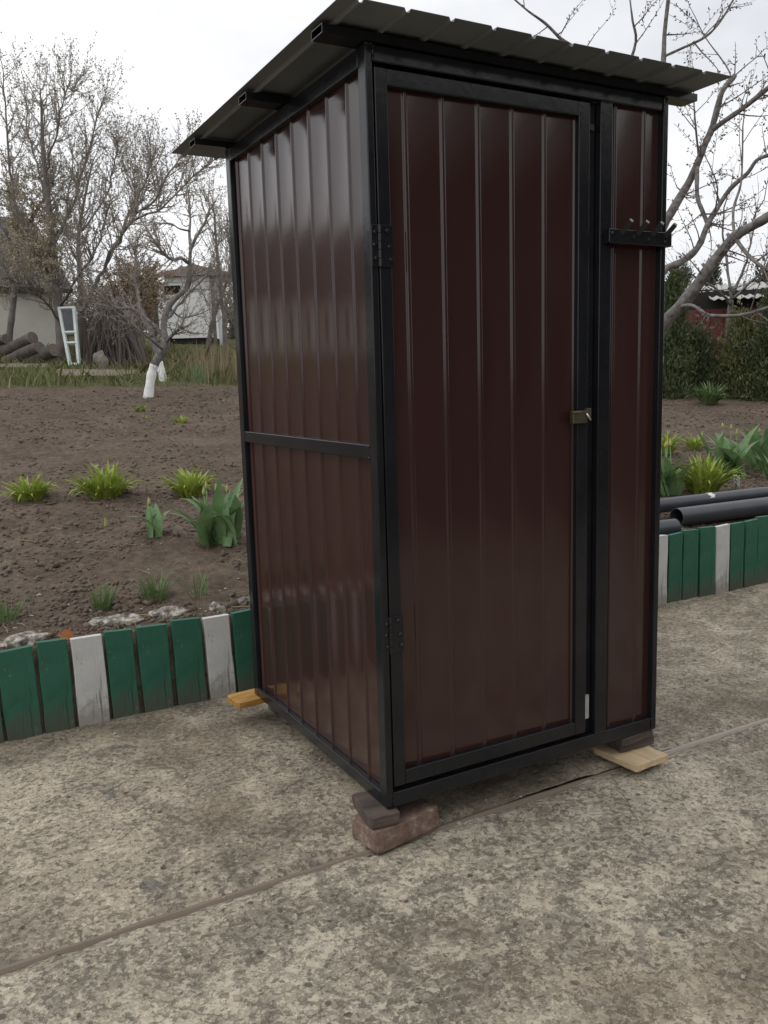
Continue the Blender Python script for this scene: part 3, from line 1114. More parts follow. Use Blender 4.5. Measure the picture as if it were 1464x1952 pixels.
def pipe(a, bpt, rad, label, ring=None):
    a, bpt = Vector(a), Vector(bpt)
    d = (bpt - a)
    L = d.length
    e = empty('plastic_pipe', a, 0, label, 'pipe', 'grey pipes lying on the bed')
    q = d.to_track_quat('X', 'Z')
    e.rotation_mode = 'QUATERNION'
    e.rotation_quaternion = q
    n = 28
    vs, fs = [], []
    for x_, r_ in ((0, rad), (L, rad), (L, rad - 0.004), (0, rad - 0.004)):
        for j in range(n):
            an = 2 * math.pi * j / n
            vs.append((x_, r_ * math.cos(an), r_ * math.sin(an)))
    for k in range(4):
        k2 = (k + 1) % 4
        for j in range(n):
            j2 = (j + 1) % n
            fs.append((k * n + j2, k * n + j, k2 * n + j, k2 * n + j2))
    mb = MB().add(vs, fs)
    o = mb.build('pipe_wall', 'pipe_grey', e, smooth=True)
    o.data.set_sharp_from_angle(angle=R(40))
    if ring:
        vs, fs = [], []
        for i, x_ in enumerate((ring, ring + 0.018, ring + 0.04)):
            for j in range(9):
                an = 1.15 + 1.5 * j / 8
                vs.append((x_ + 0.012 * math.sin(j * 2.1 + i), (rad + 0.0012) * math.cos(an), (rad + 0.0012) * math.sin(an)))
        for i in range(2):
            for j in range(8):
                fs.append((i * 9 + j, (i + 1) * 9 + j, (i + 1) * 9 + j + 1, i * 9 + j + 1))
        MB().add(vs, fs).build('chalk_smear', 'chalk', e)
    return e


pipe((2.10, 1.81, 0.450), (5.2, 1.66, 0.448), 0.044, 'farthest grey pipe, with a whitish smear, on the bed right of the cabin', 1.16)
pipe((2.845, 1.610, 0.402), (5.2, 1.50, 0.405), 0.055, 'thick dark grey pipe with its open end facing the cabin')
pipe((2.20, 1.520, 0.378), (2.68, 1.470, 0.378), 0.052, 'short grey pipe whose end just shows past the cabin edge')


# ------------------------------------------------------------------ plants on the bed
def strap_leaf(mb, base, az, length, width, rise, droop, rng, seg=5, fold=0.25, zmin=0.0, curl=0.0):
    """arched leaf: base point, azimuth, initial elevation 'rise' (rad), curving down by 'droop'"""
    p = Vector(base)
    el = rise
    st = length / seg
    side = Vector((-math.sin(az), math.cos(az), 0))
    pts, ws = [p.copy()], [width * 0.55]
    for i in range(seg):
        el -= droop / seg * (0.5 + i / max(seg - 1, 1))
        az += curl / seg
        p = p + Vector((math.cos(az) * math.cos(el), math.sin(az) * math.cos(el), math.sin(el))) * st
        if p.z < zmin + 0.004:
            p.z = zmin + 0.004
        pts.append(p.copy())
        u = (i + 1) / seg
        ws.append(width * max(0.04, (0.55 + 0.75 * u) if u < 0.45 else (0.89 * (1 - u) / 0.55) ** 0.8))
    vs = []
    for i, (q, w_) in enumerate(zip(pts, ws)):
        d = pts[min(i + 1, seg)] - pts[max(i - 1, 0)]
        nrm = side.cross(d.normalized())
        if nrm.z < 0 and abs(nrm.z) > 0.3:
            nrm = -nrm
        vs += [q - side * w_ * 0.5 + nrm * w_ * fold, q, q + side * w_ * 0.5 + nrm * w_ * fold]
    fs = []
    for i in range(seg):
        a = i * 3
        fs += [(a, a + 1, a + 4, a + 3), (a + 1, a + 2, a + 5, a + 4)]
    mb.add(vs, fs)


def daylily(x, y, size, seed, label, n=70, mat='daylily', group='yellow-green leafy clumps'):
    rg = random.Random(seed)
    z = ground_z(x, y) - 0.01
    mb = MB()
    for i in range(int(n * 1.5)):
        a = rg.uniform(0, 6.283)
        r0 = size * 0.32 * math.sqrt(rg.random())
        bx, by = r0 * math.cos(a) * 1.2, r0 * math.sin(a) * 0.8
        az = a + rg.uniform(-0.7, 0.7)
        k = r0 / (size * 0.32)
        strap_leaf(mb, (bx, by, 0), az, size * rg.uniform(0.40, 1.15), size * rg.uniform(0.09, 0.16),
                   R(rg.uniform(82, 92) - 34 * k * rg.uniform(0.2, 1)), R(rg.uniform(10, 60) + (55 * rg.random() if k > 0.6 else 0)), rg, 6, 0.3, 0.0, rg.uniform(-0.6, 0.6))
    o = mb.build('daylily_clump', mat, smooth=True)
    o.location = (x, y, z)
    tag(o, label, 'plant', group)
    return o


daylily(-0.437, 3.67, 0.185, 1, 'yellow-green leafy clump nearest the left edge of the bed', 80)
daylily(-0.010, 3.595, 0.235, 2, 'tallest yellow-green leafy clump, in the middle of its row', 100)
daylily(0.509, 3.502, 0.205, 3, 'yellow-green leafy clump behind the large tulip, left of the cabin', 85)
daylily(0.93, 3.30, 0.15, 4, 'yellow-green leafy clump half hidden by the cabin back edge', 55)
daylily(3.68, 2.12, 0.27, 5, 'bright green leafy clump right behind the grey pipes', 120)
daylily(1.113, 7.39, 0.11, 6, 'low green sprout patch farthest back on the left bed', 35, 'daylily_dim')
daylily(1.272, 6.42, 0.12, 7, 'small light green sprout patch halfway up the left bed', 45)
daylily(1.05, 6.95, 0.06, 8, 'tiny yellowish sprout between the two back sprout patches', 14)
daylily(5.05, 3.42, 0.16, 9, 'flat yellow-green sprout behind the right-hand tulips', 40)
daylily(4.55, 3.30, 0.20, 10, 'yellow-green clump showing beside the right edge of the cabin', 60)
daylily(5.75, 3.10, 0.17, 14, 'yellow-green tuft at the right edge of the picture', 50)
daylily(7.95, 5.75, 0.30, 11, 'low mid green patch at the far end of the right bed', 90, 'blade')


def tulip(x, y, leaves, buds, size, seed, label, yellow=False, group='broad-leaved tulips'):
    rg = random.Random(seed)
    z = ground_z(x, y) - 0.01
    e = empty('tulip', (x, y, z), 0, label, 'plant', group)
    for i in range(leaves):
        mb = MB()
        az = rg.uniform(0, 6.283) if leaves > 4 else (0.2 + i * 2.3 + rg.uniform(-0.3, 0.3))
        sp = size * 0.32 * rg.random()
        a2 = rg.uniform(0, 6.283)
        strap_leaf(mb, (sp * math.cos(a2), sp * math.sin(a2), 0), az, size * rg.uniform(0.75, 1.2), size * rg.uniform(0.20, 0.32),
                   R(rg.uniform(58, 88)), R(rg.uniform(5, 75)), rg, 8, rg.uniform(0.08, 0.24), 0.0, rg.uniform(-0.9, 0.9))
        mb.build('leaf', 'tulip', e, smooth=True)
    for i in range(buds):
        a2 = rg.uniform(0, 6.283)
        sp = size * 0.28 * math.sqrt(rg.random()) if buds > 1 else 0
        bx, by = sp * math.cos(a2), sp * math.sin(a2)
        h = size * rg.uniform(0.8, 1.02)
        tx, ty = bx + rg.uniform(-0.02, 0.02), by + rg.uniform(-0.02, 0.02)
        MB().tube([(bx, by, 0), ((bx + tx) / 2, (by + ty) / 2, h * 0.5), (tx, ty, h)], [0.005, 0.0045, 0.004], 6).build('stem', 'tulip', e, smooth=True)
        pr = [(0, 0.003), (0.006, 0.008), (0.016, 0.010), (0.029, 0.0075), (0.040, 0.003), (0.045, 0.0008)]
        MB().tube([(tx, ty, h + dz) for dz, _ in pr], [r_ for _, r_ in pr], 9).build('bud', 'tulip_bud_yellow' if yellow else 'tulip_bud', e, smooth=True)
    return e


tulip(0.30, 2.275, 24, 4, 0.31, 31, 'large tulip clump with broad leaves and green buds left of the cabin')
tulip(0.024, 2.53, 6, 1, 0.19, 34, 'single young tulip with one closed bud on the left bed')
tulip(3.40, 2.24, 20, 4, 0.32, 33, 'tulip clump with yellow buds right against the cabin edge', True)
tulip(4.42, 2.52, 22, 3, 0.38, 34, 'tall tulip clump with yellow bud behind the bright green clump', True)
tulip(4.85, 2.62, 18, 1, 0.34, 35, 'tulip clump right of the tall one with the yellow bud')
tulip(4.62, 2.28, 14, 0, 0.27, 36, 'drooping tulip leaves at the right edge above the pipes')
tulip(5.30, 2.72, 9, 1, 0.30, 37, 'tulip leaves cut by the right edge of the picture')


def blades(x, y, n, size, seed, label, mat='blade', spread=0.25, group='thin-leaved grassy tufts'):
    rg = random.Random(seed)
    mb = MB()
    for i in range(n):
        a = rg.uniform(0, 6.283)
        r0 = size * spread * math.sqrt(rg.random())
        strap_leaf(mb, (r0 * math.cos(a), r0 * math.sin(a), 0), a + rg.uniform(-0.6, 0.6), size * rg.uniform(0.6, 1.2), 0.0065 * rg.uniform(0.7, 1.2),
                   R(rg.uniform(62, 90)), R(rg.uniform(5, 55)), rg, 5, 0.2)
    o = mb.build('grass_tuft', mat, smooth=True)
    o.location = (x, y, ground_z(x, y) - 0.008)
    tag(o, label, 'plant', group)
    return o


blades(-0.412, 1.68, 70, 0.125, 41, 'thin-leaved tuft behind the cracked white board')
blades(-0.195, 1.68, 95, 0.135, 42, 'densest thin-leaved tuft, middle of the front row', spread=0.32)
blades(-0.025, 1.60, 26, 0.145, 43, 'sparse grey-green tuft nearest the cabin')
blades(-0.776, 1.66, 45, 0.13, 44, 'grassy tuft at the left edge behind the pale stone')
blades(-0.149, 2.946, 3, 0.09, 45, 'lone yellow-green sprout on bare soil left of the single tulip', 'daylily', 0.05)

hy = empty('hyacinth', (3.875, 2.03, ground_z(3.875, 2.03)), 0, 'little white flower spike standing just behind the pipes', 'flower')
MB().tube([(0, 0, 0), (0, 0, 0.13)], 0.005, 6).build('stem', 'tulip', hy)
mb = MB()
rg = random.Random(3)
for i in range(34):
    z = 0.055 + 0.075 * i / 33
    a = i * 2.4
    c = Vector((0.013 * math.cos(a), 0.013 * math.sin(a), z))
    mb.tube([c * 1.0, c + Vector((0.010 * math.cos(a), 0.010 * math.sin(a), 0.004))], [0.004, 0.0065], 5)
mb.build('petals', 'white_flower', hy)


# ------------------------------------------------------------------ bare trees
def catmull(pts, sub=4):
    pts = [Vector(p) for p in pts]
    out = []
    n = len(pts)
    for i in range(n - 1):
        p0, p1, p2, p3 = pts[max(i - 1, 0)], pts[i], pts[i + 1], pts[min(i + 2, n - 1)]
        for k in range(sub):
            u = k / sub
            out.append(0.5 * ((2 * p1) + (p2 - p0) * u + (2 * p0 - 5 * p1 + 4 * p2 - p3) * u * u + (3 * p1 - p0 - 3 * p2 + p3) * u ** 3))
    out.append(pts[-1])
    return out


def rot_about(v, axis, ang):
    return Matrix.Rotation(ang, 3, axis) @ v


class Tree:
    def __init__(self, seed):
        self.rg = random.Random(seed)
        self.big = MB()
        self.twig = MB()
        self.bud = MB()
        self.white = MB()

    def limb(self, pts, r0, r1, white_to=0.0, wobble=0.0):
        p = catmull(pts, 4)
        n = len(p)
        if wobble:
            for q in p[1:]:
                q += Vector((self.rg.gauss(0, wobble), self.rg.gauss(0, wobble), self.rg.gauss(0, wobble)))
        rad = [r0 + (r1 - r0) * (i / (n - 1)) for i in range(n)]
        rad = [r * (1 + self.rg.uniform(-0.09, 0.12)) for r in rad]
        if white_to:
            k = next((i for i in range(n) if p[i].z > white_to), n)
            self.white.tube(p[:k + 1], [r * 1.04 for r in rad[:k + 1]], 10)
            self.big.tube(p[max(k - 1, 0):], rad[max(k - 1, 0):], 9)
        else:
            self.big.tube(p, rad, 8 if r0 > 0.02 else 6)
        return p, rad

    def put_bud(self, p, d, s):
        rg = self.rg
        a = Vector((rg.gauss(0, 1), rg.gauss(0, 1), rg.gauss(0, 1)))
        a = (a - a.dot(d) * d)
        if a.length < 1e-5:
            return
        a.normalize()
        ax = (a * 0.8 + d * 0.8).normalized()
        q = ax.cross(d if abs(ax.dot(d)) < 0.95 else Vector((0, 0, 1))).normalized()
        w = q.cross(ax)
        c = p + a * s * 0.3
        vs = [c, c + ax * s * 0.55 + q * s * 0.33, c + ax * s * 0.55 - q * s * 0.17 + w * s * 0.3,
              c + ax * s * 0.55 - q * s * 0.17 - w * s * 0.3, c + ax * s * 1.25]
        self.bud.add(vs, [(0, 2, 1), (0, 3, 2), (0, 1, 3), (4, 1, 2), (4, 2, 3), (4, 3, 1)])

    def shoot(self, p, d, length, r, level, up, wig, buds, bsize, spread, ratio, dens):
        rg = self.rg
        seg = max(3, int(length / 0.09)) if level > 0 else max(3, int(length / 0.07))
        seg = min(seg, 9)
        st = length / seg
        pts, rad = [p.copy()], [r]
        dirs = [d.copy()]
        for i in range(seg):
            d = (d + Vector((rg.gauss(0, wig), rg.gauss(0, wig), rg.gauss(0, wig))) + Vector((0, 0, up))).normalized()
            p = p + d * st
            pts.append(p.copy())
            rad.append(max(r * (1 - 0.8 * (i + 1) / seg), 0.0010 if level == 0 else 0.0016))
            dirs.append(d.copy())
        (self.big if r > 0.014 else self.twig).tube(pts, rad, 6 if r > 0.014 else (4 if r > 0.005 else 3), cap=False)
        if level <= 1 and buds:
            nb = int(length * buds)
            for k in range(nb):
                u = rg.random() ** 0.8 * seg
                i = min(int(u), seg - 1)
                self.put_bud(pts[i].lerp(pts[i + 1], u - i), dirs[i + 1], bsize * rg.uniform(0.6, 1.3))
        if level > 0:
            nc = max(2, int(length * dens))
            for k in range(nc):
                u = rg.uniform(0.15, 1.0) * seg
                i = min(int(u), seg - 1)
                q = pts[i].lerp(pts[i + 1], u - i)
                dd = dirs[i + 1]
                ax = Vector((rg.gauss(0, 1), rg.gauss(0, 1), rg.gauss(0, 1))).cross(dd)
                if ax.length < 1e-4:
                    continue
                nd = rot_about(dd, ax.normalized(), R(rg.uniform(*spread)))
                self.shoot(q, nd, length * ratio * rg.uniform(0.55, 1.2) * (1.1 - 0.5 * u / seg), max(rad[i] * 0.55, 0.0018), level - 1,
                           up, wig, buds, bsize, spread, ratio, dens * 1.5)

    def dress(self, limb, f0, n, length, level=1, up=0.12, wig=0.13, buds=22, bsize=0.02, spread=(28, 62), ratio=0.5, dens=4, rmax=0.02):
        pts, rad = limb
        rg = self.rg
        m = len(pts)
        for k in range(n):
            u = rg.uniform(f0, 0.999) * (m - 1)
            i = int(u)
            q = pts[i].lerp(pts[i + 1], u - i)
            dd = (pts[i + 1] - pts[i]).normalized()
            ax = Vector((rg.gauss(0, 1), rg.gauss(0, 1), rg.gauss(0, 1))).cross(dd)
            if ax.length < 1e-4:
                continue
            nd = rot_about(dd, ax.normalized(), R(rg.uniform(*spread)))
            self.shoot(q, nd, length * rg.uniform(0.5, 1.2), min(rad[i] * 0.6, rmax), level, up, wig, buds, bsize, spread, ratio, dens)
        # leader
        self.shoot(pts[-1], (pts[-1] - pts[-2]).normalized(), length * 0.9, min(rad[-1], rmax), level, up, wig, buds, bsize, spread, ratio, dens)

    def finish(self, base, name, label, cat='tree', group=None, bark='bark_dark', twig='twig_mid', bud='bud_brown'):
        e = empty(name, base, 0, label, cat, group)
        inv = Vector(base)
        for mbb in (self.big, self.twig, self.bud, self.white):
            mbb.v = [(p[0] - inv.x, p[1] - inv.y, p[2] - inv.z) for p in mbb.v]
        tr = self.big.build('trunk', bark, e, smooth=True)
        if self.white.v:
            self.white.build('whitewash_coat', 'whitewash', tr, smooth=True)
        if self.twig.v:
            cr = self.twig.build('crown', twig, e, smooth=True)
            if self.bud.v:
                bo = self.bud.build('buds', bud, cr)
                bo['kind'] = 'stuff'
        return e


def PP(t, *px):
    out = []
    for q in px:
        tt = t + (q[2] if len(q) > 2 else 0)
        out.append(P(q[0], q[1], tt))
    return out


# large bare tree at the left, behind the log pile
T = Tree(101)
base = P(122, 694, 14.7)
l0 = T.limb(PP(14.7, (122, 700), (118, 640), (112, 590), (107, 540), (100, 470), (93, 400), (86, 330), (81, 270), (79, 210), (76, 165)), 0.11, 0.008)
ls = [l0]
for pth, r0 in (([(107, 540), (72, 490, -.3), (40, 420, -.6), (20, 330, -.8), (10, 220, -.9), (6, 130, -.9)], 0.075),
                ([(100, 470), (130, 410, .3), (160, 320, .6), (182, 240, .8), (192, 190, .8)], 0.06),
                ([(93, 400), (72, 330, .4), (55, 250, .6), (48, 170, .6)], 0.045),
                ([(86, 330), (108, 260, -.4), (120, 200, -.6), (130, 165, -.6)], 0.035),
                ([(118, 620), (88, 580, -.5), (52, 548, -.9), (5, 528, -1.2)], 0.05),
                ([(112, 590), (140, 540, -.6), (175, 490, -1), (200, 430, -1.1), (215, 380, -1.1)], 0.05),
                ([(107, 540), (70, 520, .8), (20, 480, 1.2), (-40, 430, 1.4)], 0.06)):
    ls.append(T.limb(PP(14.7, *pth), r0 * 0.50, 0.007, wobble=0.018))
for i, l in enumerate(ls):
    T.dress(l, 0.25, 48 if i == 0 else 40, 0.72, level=1, up=0.17, buds=24, bsize=0.026, dens=8, ratio=0.55, rmax=0.011)
T.finish(base, 'bare_tree', 'tallest bare budding tree rising behind the log pile at the left', bark='bark_dark')

# many-stemmed bare tree right of it
T = Tree(102)
base = P(152, 697, 14.2)
l0 = T.limb(PP(14.2, (152, 704), (153, 650), (155, 580), (151, 500), (150, 445), (163, 370), (178, 305)), 0.07, 0.010)
ls = [l0]
for pth, r0 in (([(155, 600), (190, 530, -.2), (220, 470, -.4), (250, 425, -.5), (295, 375, -.6), (330, 320, -.6), (348, 285, -.6)], 0.075),
                ([(205, 500, -.3), (235, 435, .2), (255, 375, .4), (260, 310, .5)], 0.045),
                ([(248, 428, -.5), (275, 350, -.2), (296, 290, 0)], 0.035),
                ([(250, 425, -.5), (315, 392, -.1), (365, 340, .2), (395, 318, .3)], 0.04),
                ([(151, 500), (125, 440, .6), (130, 360, 1), (140, 290, 1.1)], 0.04),
                ([(150, 445), (200, 370, .8), (222, 300, 1), (228, 265, 1)], 0.035)):
    ls.append(T.limb(PP(14.2, *pth), r0 * 0.50, 0.007, wobble=0.018))
for i, l in enumerate(ls):
    T.dress(l, 0.25, 42, 0.68, level=1, up=0.17, buds=24, bsize=0.026, dens=8, ratio=0.55, rmax=0.011)
T.finish(base, 'bare_tree', 'wide bare tree with many rising stems above the twig heap', bark='bark_dark')

# olive-budding tree in front of the house at the far left
T = Tree(103)
base = P(10, 700, 15.6)
ls = []
l0 = T.limb(PP(15.6, (10, 706), (18, 640), (25, 580), (30, 520), (38, 460)), 0.07, 0.04)
ls.append(l0)
for pth in ([(38, 460), (60, 420), (85, 380), (100, 350)], [(38, 460), (30, 420), (20, 380), (12, 350)], [(30, 520), (70, 480), (105, 450), (120, 430)],
            [(25, 540), (0, 500), (-30, 450), (-50, 400)], [(30, 520), (55, 500, -.8), (85, 490, -1.2)]):
    ls.append(T.limb(PP(15.6, *pth), 0.045, 0.012, wobble=0.012))
for l in ls[1:]:
    T.dress(l, 0.15, 34, 0.6, level=1, up=0.02, wig=0.2, buds=62, bsize=0.034, dens=7, spread=(30, 90), rmax=0.008)
T.finish(base, 'budding_tree', 'dense olive-brown budding tree crowding the house at the left edge', bud='bud_olive')

# whitewashed fruit tree
T = Tree(104)
base = P(283, 757, 10.36)
l0 = T.limb(PP(10.36, (282, 762), (287, 725), (292, 702), (303, 680), (314, 662), (317, 648)), 0.054, 0.048, white_to=P(290, 697, 10.36).z)
ls = []
for pth, r0, r1 in (([(317, 650), (312, 622), (318, 592), (332, 571), (352, 553), (362, 535), (362, 495), (365, 472), (380, 442), (392, 421), (399, 398)], 0.052, 0.012),
                    ([(364, 475), (361, 445, .2), (363, 415, .3), (360, 385, .4)], 0.025, 0.008),
                    ([(357, 500), (345, 492, -.2), (328, 495, -.4), (310, 481, -.5), (292, 456, -.6), (278, 434, -.6)], 0.028, 0.010),
                    ([(361, 440, .2), (342, 436), (325, 426), (300, 427), (280, 430)], 0.015, 0.006),
                    ([(316, 645), (300, 627), (272, 602), (250, 588), (222, 587), (200, 571), (178, 543), (166, 522)], 0.034, 0.010),
                    ([(268, 600), (262, 550, .2), (252, 531, .2), (226, 502, .3), (221, 482, .3)], 0.020, 0.008),
                    ([(317, 652), (333, 634, -.3), (348, 624, -.4)], 0.028, 0.020),
                    ([(312, 668), (285, 645, -.4), (255, 622, -.6), (240, 600, -.7)], 0.016, 0.006),
                    ([(322, 585), (345, 605, .3), (375, 600, .6), (400, 590, .8)], 0.014, 0.005)):
    ls.append(T.limb(PP(10.36, *pth), r0 * 0.82, r1 * 0.85))
for i, l in enumerate(ls):
    T.dress(l, 0.35 if i else 0.3, 22 if i in (0, 2, 4) else 13, 0.45, level=1, up=0.10, wig=0.2, buds=26, bsize=0.019, dens=7.5, ratio=0.5, rmax=0.008)
T.finish(base, 'fruit_tree', 'crooked fruit tree with whitewashed trunk at the far edge of the soil', bark='bark_grey', twig='twig_mid')

# second whitewashed tree just behind
T = Tree(105)
base = P(312, 727, 12.3)
l0 = T.limb(PP(12.3, (313, 731), (308, 710), (304, 690), (298, 668), (290, 645)), 0.055, 0.04, white_to=P(305, 695, 12.3).z)
ls = []
for pth, r0 in (([(290, 645), (272, 600), (262, 560), (258, 510), (262, 460)], 0.04), ([(295, 655), (320, 610, .3), (345, 575, .5), (390, 530, .6), (410, 500, .6)], 0.03),
                ([(292, 650), (255, 620, .5), (230, 590, .7), (205, 580, .7)], 0.025)):
    ls.append(T.limb(PP(12.3, *pth), r0, 0.008, wobble=0.01))
for l in ls:
    T.dress(l, 0.3, 26, 0.55, level=1, up=0.1, wig=0.18, buds=24, bsize=0.022, dens=7.5, rmax=0.008)
T.finish(base, 'fruit_tree', 'smaller fruit tree with whitewashed foot right behind the crooked one', bark='bark_grey')

# thin trees by the white outbuilding, near the cabin edge
for (sd, tt, pth, lab) in ((106, 17.5, [(432, 690), (425, 600), (418, 520), (412, 450), (405, 380)], 'slender bare tree beside the white outbuilding, next to the cabin'),
                           (107, 19.0, [(455, 690), (450, 580), (440, 500), (436, 440)], 'slender bare tree half hidden by the cabin back edge'),
                           (108, 18.0, [(395, 690), (405, 610), (425, 560), (440, 520)], 'leaning bare sapling in front of the white outbuilding')):
    T = Tree(sd)
    l = T.limb(PP(tt, *pth), 0.06, 0.012, wobble=0.01)
    T.dress(l, 0.2, 44, 0.85, level=1, up=0.14, buds=16, bsize=0.025, dens=7, rmax=0.010)
    T.finish(P(pth[0][0], pth[0][1], tt), 'bare_tree', lab)

# thicket behind the far gardens, shrub by shrub
for k, (px_, t_, lab) in enumerate(((60, 23.0, 'grey thicket bush behind the house corner'), (140, 24.0, 'grey thicket bush showing behind the leaning mint door'),
                                    (290, 24.5, 'grey thicket bush left of the white outbuilding'), (425, 23.5, 'grey thicket bush right of the white outbuilding'),
                                    (480, 25.0, 'grey thicket bush mostly hidden behind the cabin'))):
    T = Tree(140 + k)
    for m_ in range(13):
        a_ = T.rg.uniform(-1, 1)
        tt = t_ + T.rg.uniform(-0.8, 0.8)
        zb = P(px_ + a_ * 45, 690, tt)
        zb.z = float(terrain(zb.x, zb.y)) - 0.1
        l = T.limb([zb, zb.lerp(P(px_ + a_ * 60, 600, tt), 0.6), P(px_ + a_ * 62 + T.rg.gauss(0, 8), 575 + abs(a_) * 20 + T.rg.uniform(-25, 15), tt)], 0.03, 0.008, wobble=0.03)
        T.dress(l, 0.15, 16, 0.75, level=1, up=0.06, wig=0.2, buds=26, bsize=0.04, dens=6, spread=(25, 80), rmax=0.010)
    q = P(px_, 690, t_)
    T.finish((q.x, q.y, float(terrain(q.x, q.y))), 'thicket_bush', lab, 'shrub', 'thicket behind the far gardens', bark='brush', twig='twig_grey', bud='bud_brown')

# the big peach tree behind the cabin on the right
T = Tree(110)
base = P(1215, 905, 6.3)
tr = T.limb([P(1215, 912, 6.3), P(1225, 830, 6.3), P(1238, 740, 6.2), P(1240, 680, 6.15)], 0.10, 0.085)
ls = []
spec = [
    ([(1240, 690, 6.15), (1262, 622, 6.0), (1298, 583, 5.9), (1332, 540, 5.8), (1368, 490, 5.7), (1402, 450, 5.6), (1440, 428, 5.5), (1475, 405, 5.4), (1540, 350, 5.2)], 0.046, 0.026),
    ([(1238, 690, 6.2), (1240, 590, 6.4), (1262, 520, 6.5), (1298, 500, 6.5), (1330, 472, 6.5), (1348, 430, 6.5), (1362, 405, 6.5), (1392, 360, 6.45), (1425, 330, 6.4), (1446, 303, 6.35), (1490, 290, 6.3)], 0.033, 0.013),
    ([(1236, 690, 6.2), (1232, 560, 6.5), (1255, 455, 6.6), (1285, 395, 6.6), (1312, 350, 6.6), (1330, 310, 6.55), (1345, 272, 6.5), (1356, 248, 6.5), (1368, 205, 6.45), (1378, 172, 6.4), (1401, 144, 6.4)], 0.038, 0.020),
    ([(1357, 248, 6.5), (1385, 228, 6.4), (1418, 205, 6.3), (1464, 168, 6.15), (1510, 130, 6.0)], 0.021, 0.015),
    ([(1329, 315, 6.55), (1329, 372, 6.5), (1338, 400, 6.5), (1350, 428, 6.5)], 0.016, 0.018),
    ([(1238, 700, 6.2), (1225, 500, 6.7), (1240, 330, 6.8), (1260, 200, 6.75), (1265, 110, 6.7), (1267, 62, 6.7), (1275, -10, 6.65)], 0.034, 0.013),
    ([(1267, 107, 6.7), (1300, 92, 6.6), (1345, 70, 6.5), (1375, 38, 6.45), (1402, -8, 6.4)], 0.012, 0.007),
    ([(1292, 585, 5.95), (1318, 582, 5.7), (1336, 592, 5.6), (1352, 601, 5.5), (1400, 602, 5.4), (1440, 594, 5.3), (1475, 582, 5.2)], 0.013, 0.009),
    ([(1230, 560, 6.5), (1190, 380, 6.9), (1150, 200, 7.0), (1100, 100, 6.9), (1070, 75, 6.8), (1040, 45, 6.75), (1008, 22, 6.7), (975, -6, 6.7)], 0.022, 0.006),
    ([(1230, 540, 6.5), (1205, 330, 6.4), (1195, 160, 6.3), (1212, 80, 6.25), (1206, 40, 6.2), (1200, -8, 6.2)], 0.018, 0.005),
    ([(1400, 452, 5.6), (1398, 400, 5.7), (1412, 352, 5.75), (1415, 300, 5.8), (1416, 240, 5.8)], 0.010, 0.005),
    ([(1402, 455, 5.6), (1425, 485, 5.5), (1455, 510, 5.4), (1500, 530, 5.3)], 0.014, 0.010),
    ([(1362, 408, 6.5), (1368, 360, 6.3), (1355, 320, 6.2), (1345, 300, 6.2)], 0.006, 0.003),
    ([(1375, 172, 6.4), (1392, 140, 6.5), (1345, 72, 6.6), (1325, 32, 6.6)], 0.007, 0.003),
    ([(1332, 300, 6.55), (1325, 230, 6.4), (1322, 180, 6.35)], 0.009, 0.004),
]
for pth, r0, r1 in spec:
    ls.append(T.limb([P(*q) for q in pth], r0, r1))
big_idx = (0, 1, 2, 3)
for i, l in enumerate(ls):
    T.dress(l, 0.32, 9 if i in big_idx else 5, 0.42, level=1, up=0.06, wig=0.14, buds=34, bsize=0.016, dens=3.2, ratio=0.45, spread=(35, 80), rmax=0.0065)
# cut stubs along the heavy limb
for u in (0.35, 0.45, 0.55, 0.62, 0.7):
    p_, r_ = ls[0]
    i = int(u * (len(p_) - 1))
    dd = (p_[i + 1] - p_[i]).normalized()
    nn = (Vector((0, 0, 1)) - dd * dd.z).normalized()
    T.big.tube([p_[i], p_[i] + nn * (r_[i] + 0.018) + dd * 0.012], [0.014, 0.011], 7)
p_, r_ = ls[2]
T.finish(base, 'peach_tree', 'big peach tree with thick grey limbs and bud clusters behind the cabin', bark='bark_grey', twig='twig_grey', bud='bud_grey')

# thin tree farther back on the right
T = Tree(111)
l = T.limb([P(1386, 772, 12.4), P(1388, 700, 12.3), P(1388, 640, 12.2), P(1392, 585, 12.1), P(1400, 545, 12.0)], 0.05, 0.028)
ls = [T.limb([P(*q) for q in pth], 0.022, 0.008, wobble=0.006) for pth in (
    [(1393, 580, 12.0), (1370, 555, 11.8), (1330, 530, 11.7), (1300, 515, 11.6)],
    [(1398, 560, 12.0), (1415, 520, 11.9), (1430, 470, 11.8), (1440, 410, 11.8)],
    [(1396, 570, 12.0), (1440, 530, 11.7), (1470, 500, 11.6)],
    [(1395, 570, 12.0), (1385, 500, 12.1), (1378, 430, 12.2), (1385, 370, 12.3)])]
for q in ls:
    T.dress(q, 0.2, 12, 0.55, level=1, up=0.10, wig=0.15, buds=6, bsize=0.016, dens=4, rmax=0.006)
T.finish(P(1386, 770, 12.4), 'bare_tree', 'thin bare tree standing among the junipers on the right', bark='bark_grey', twig='twig_grey', bud='bud_grey')


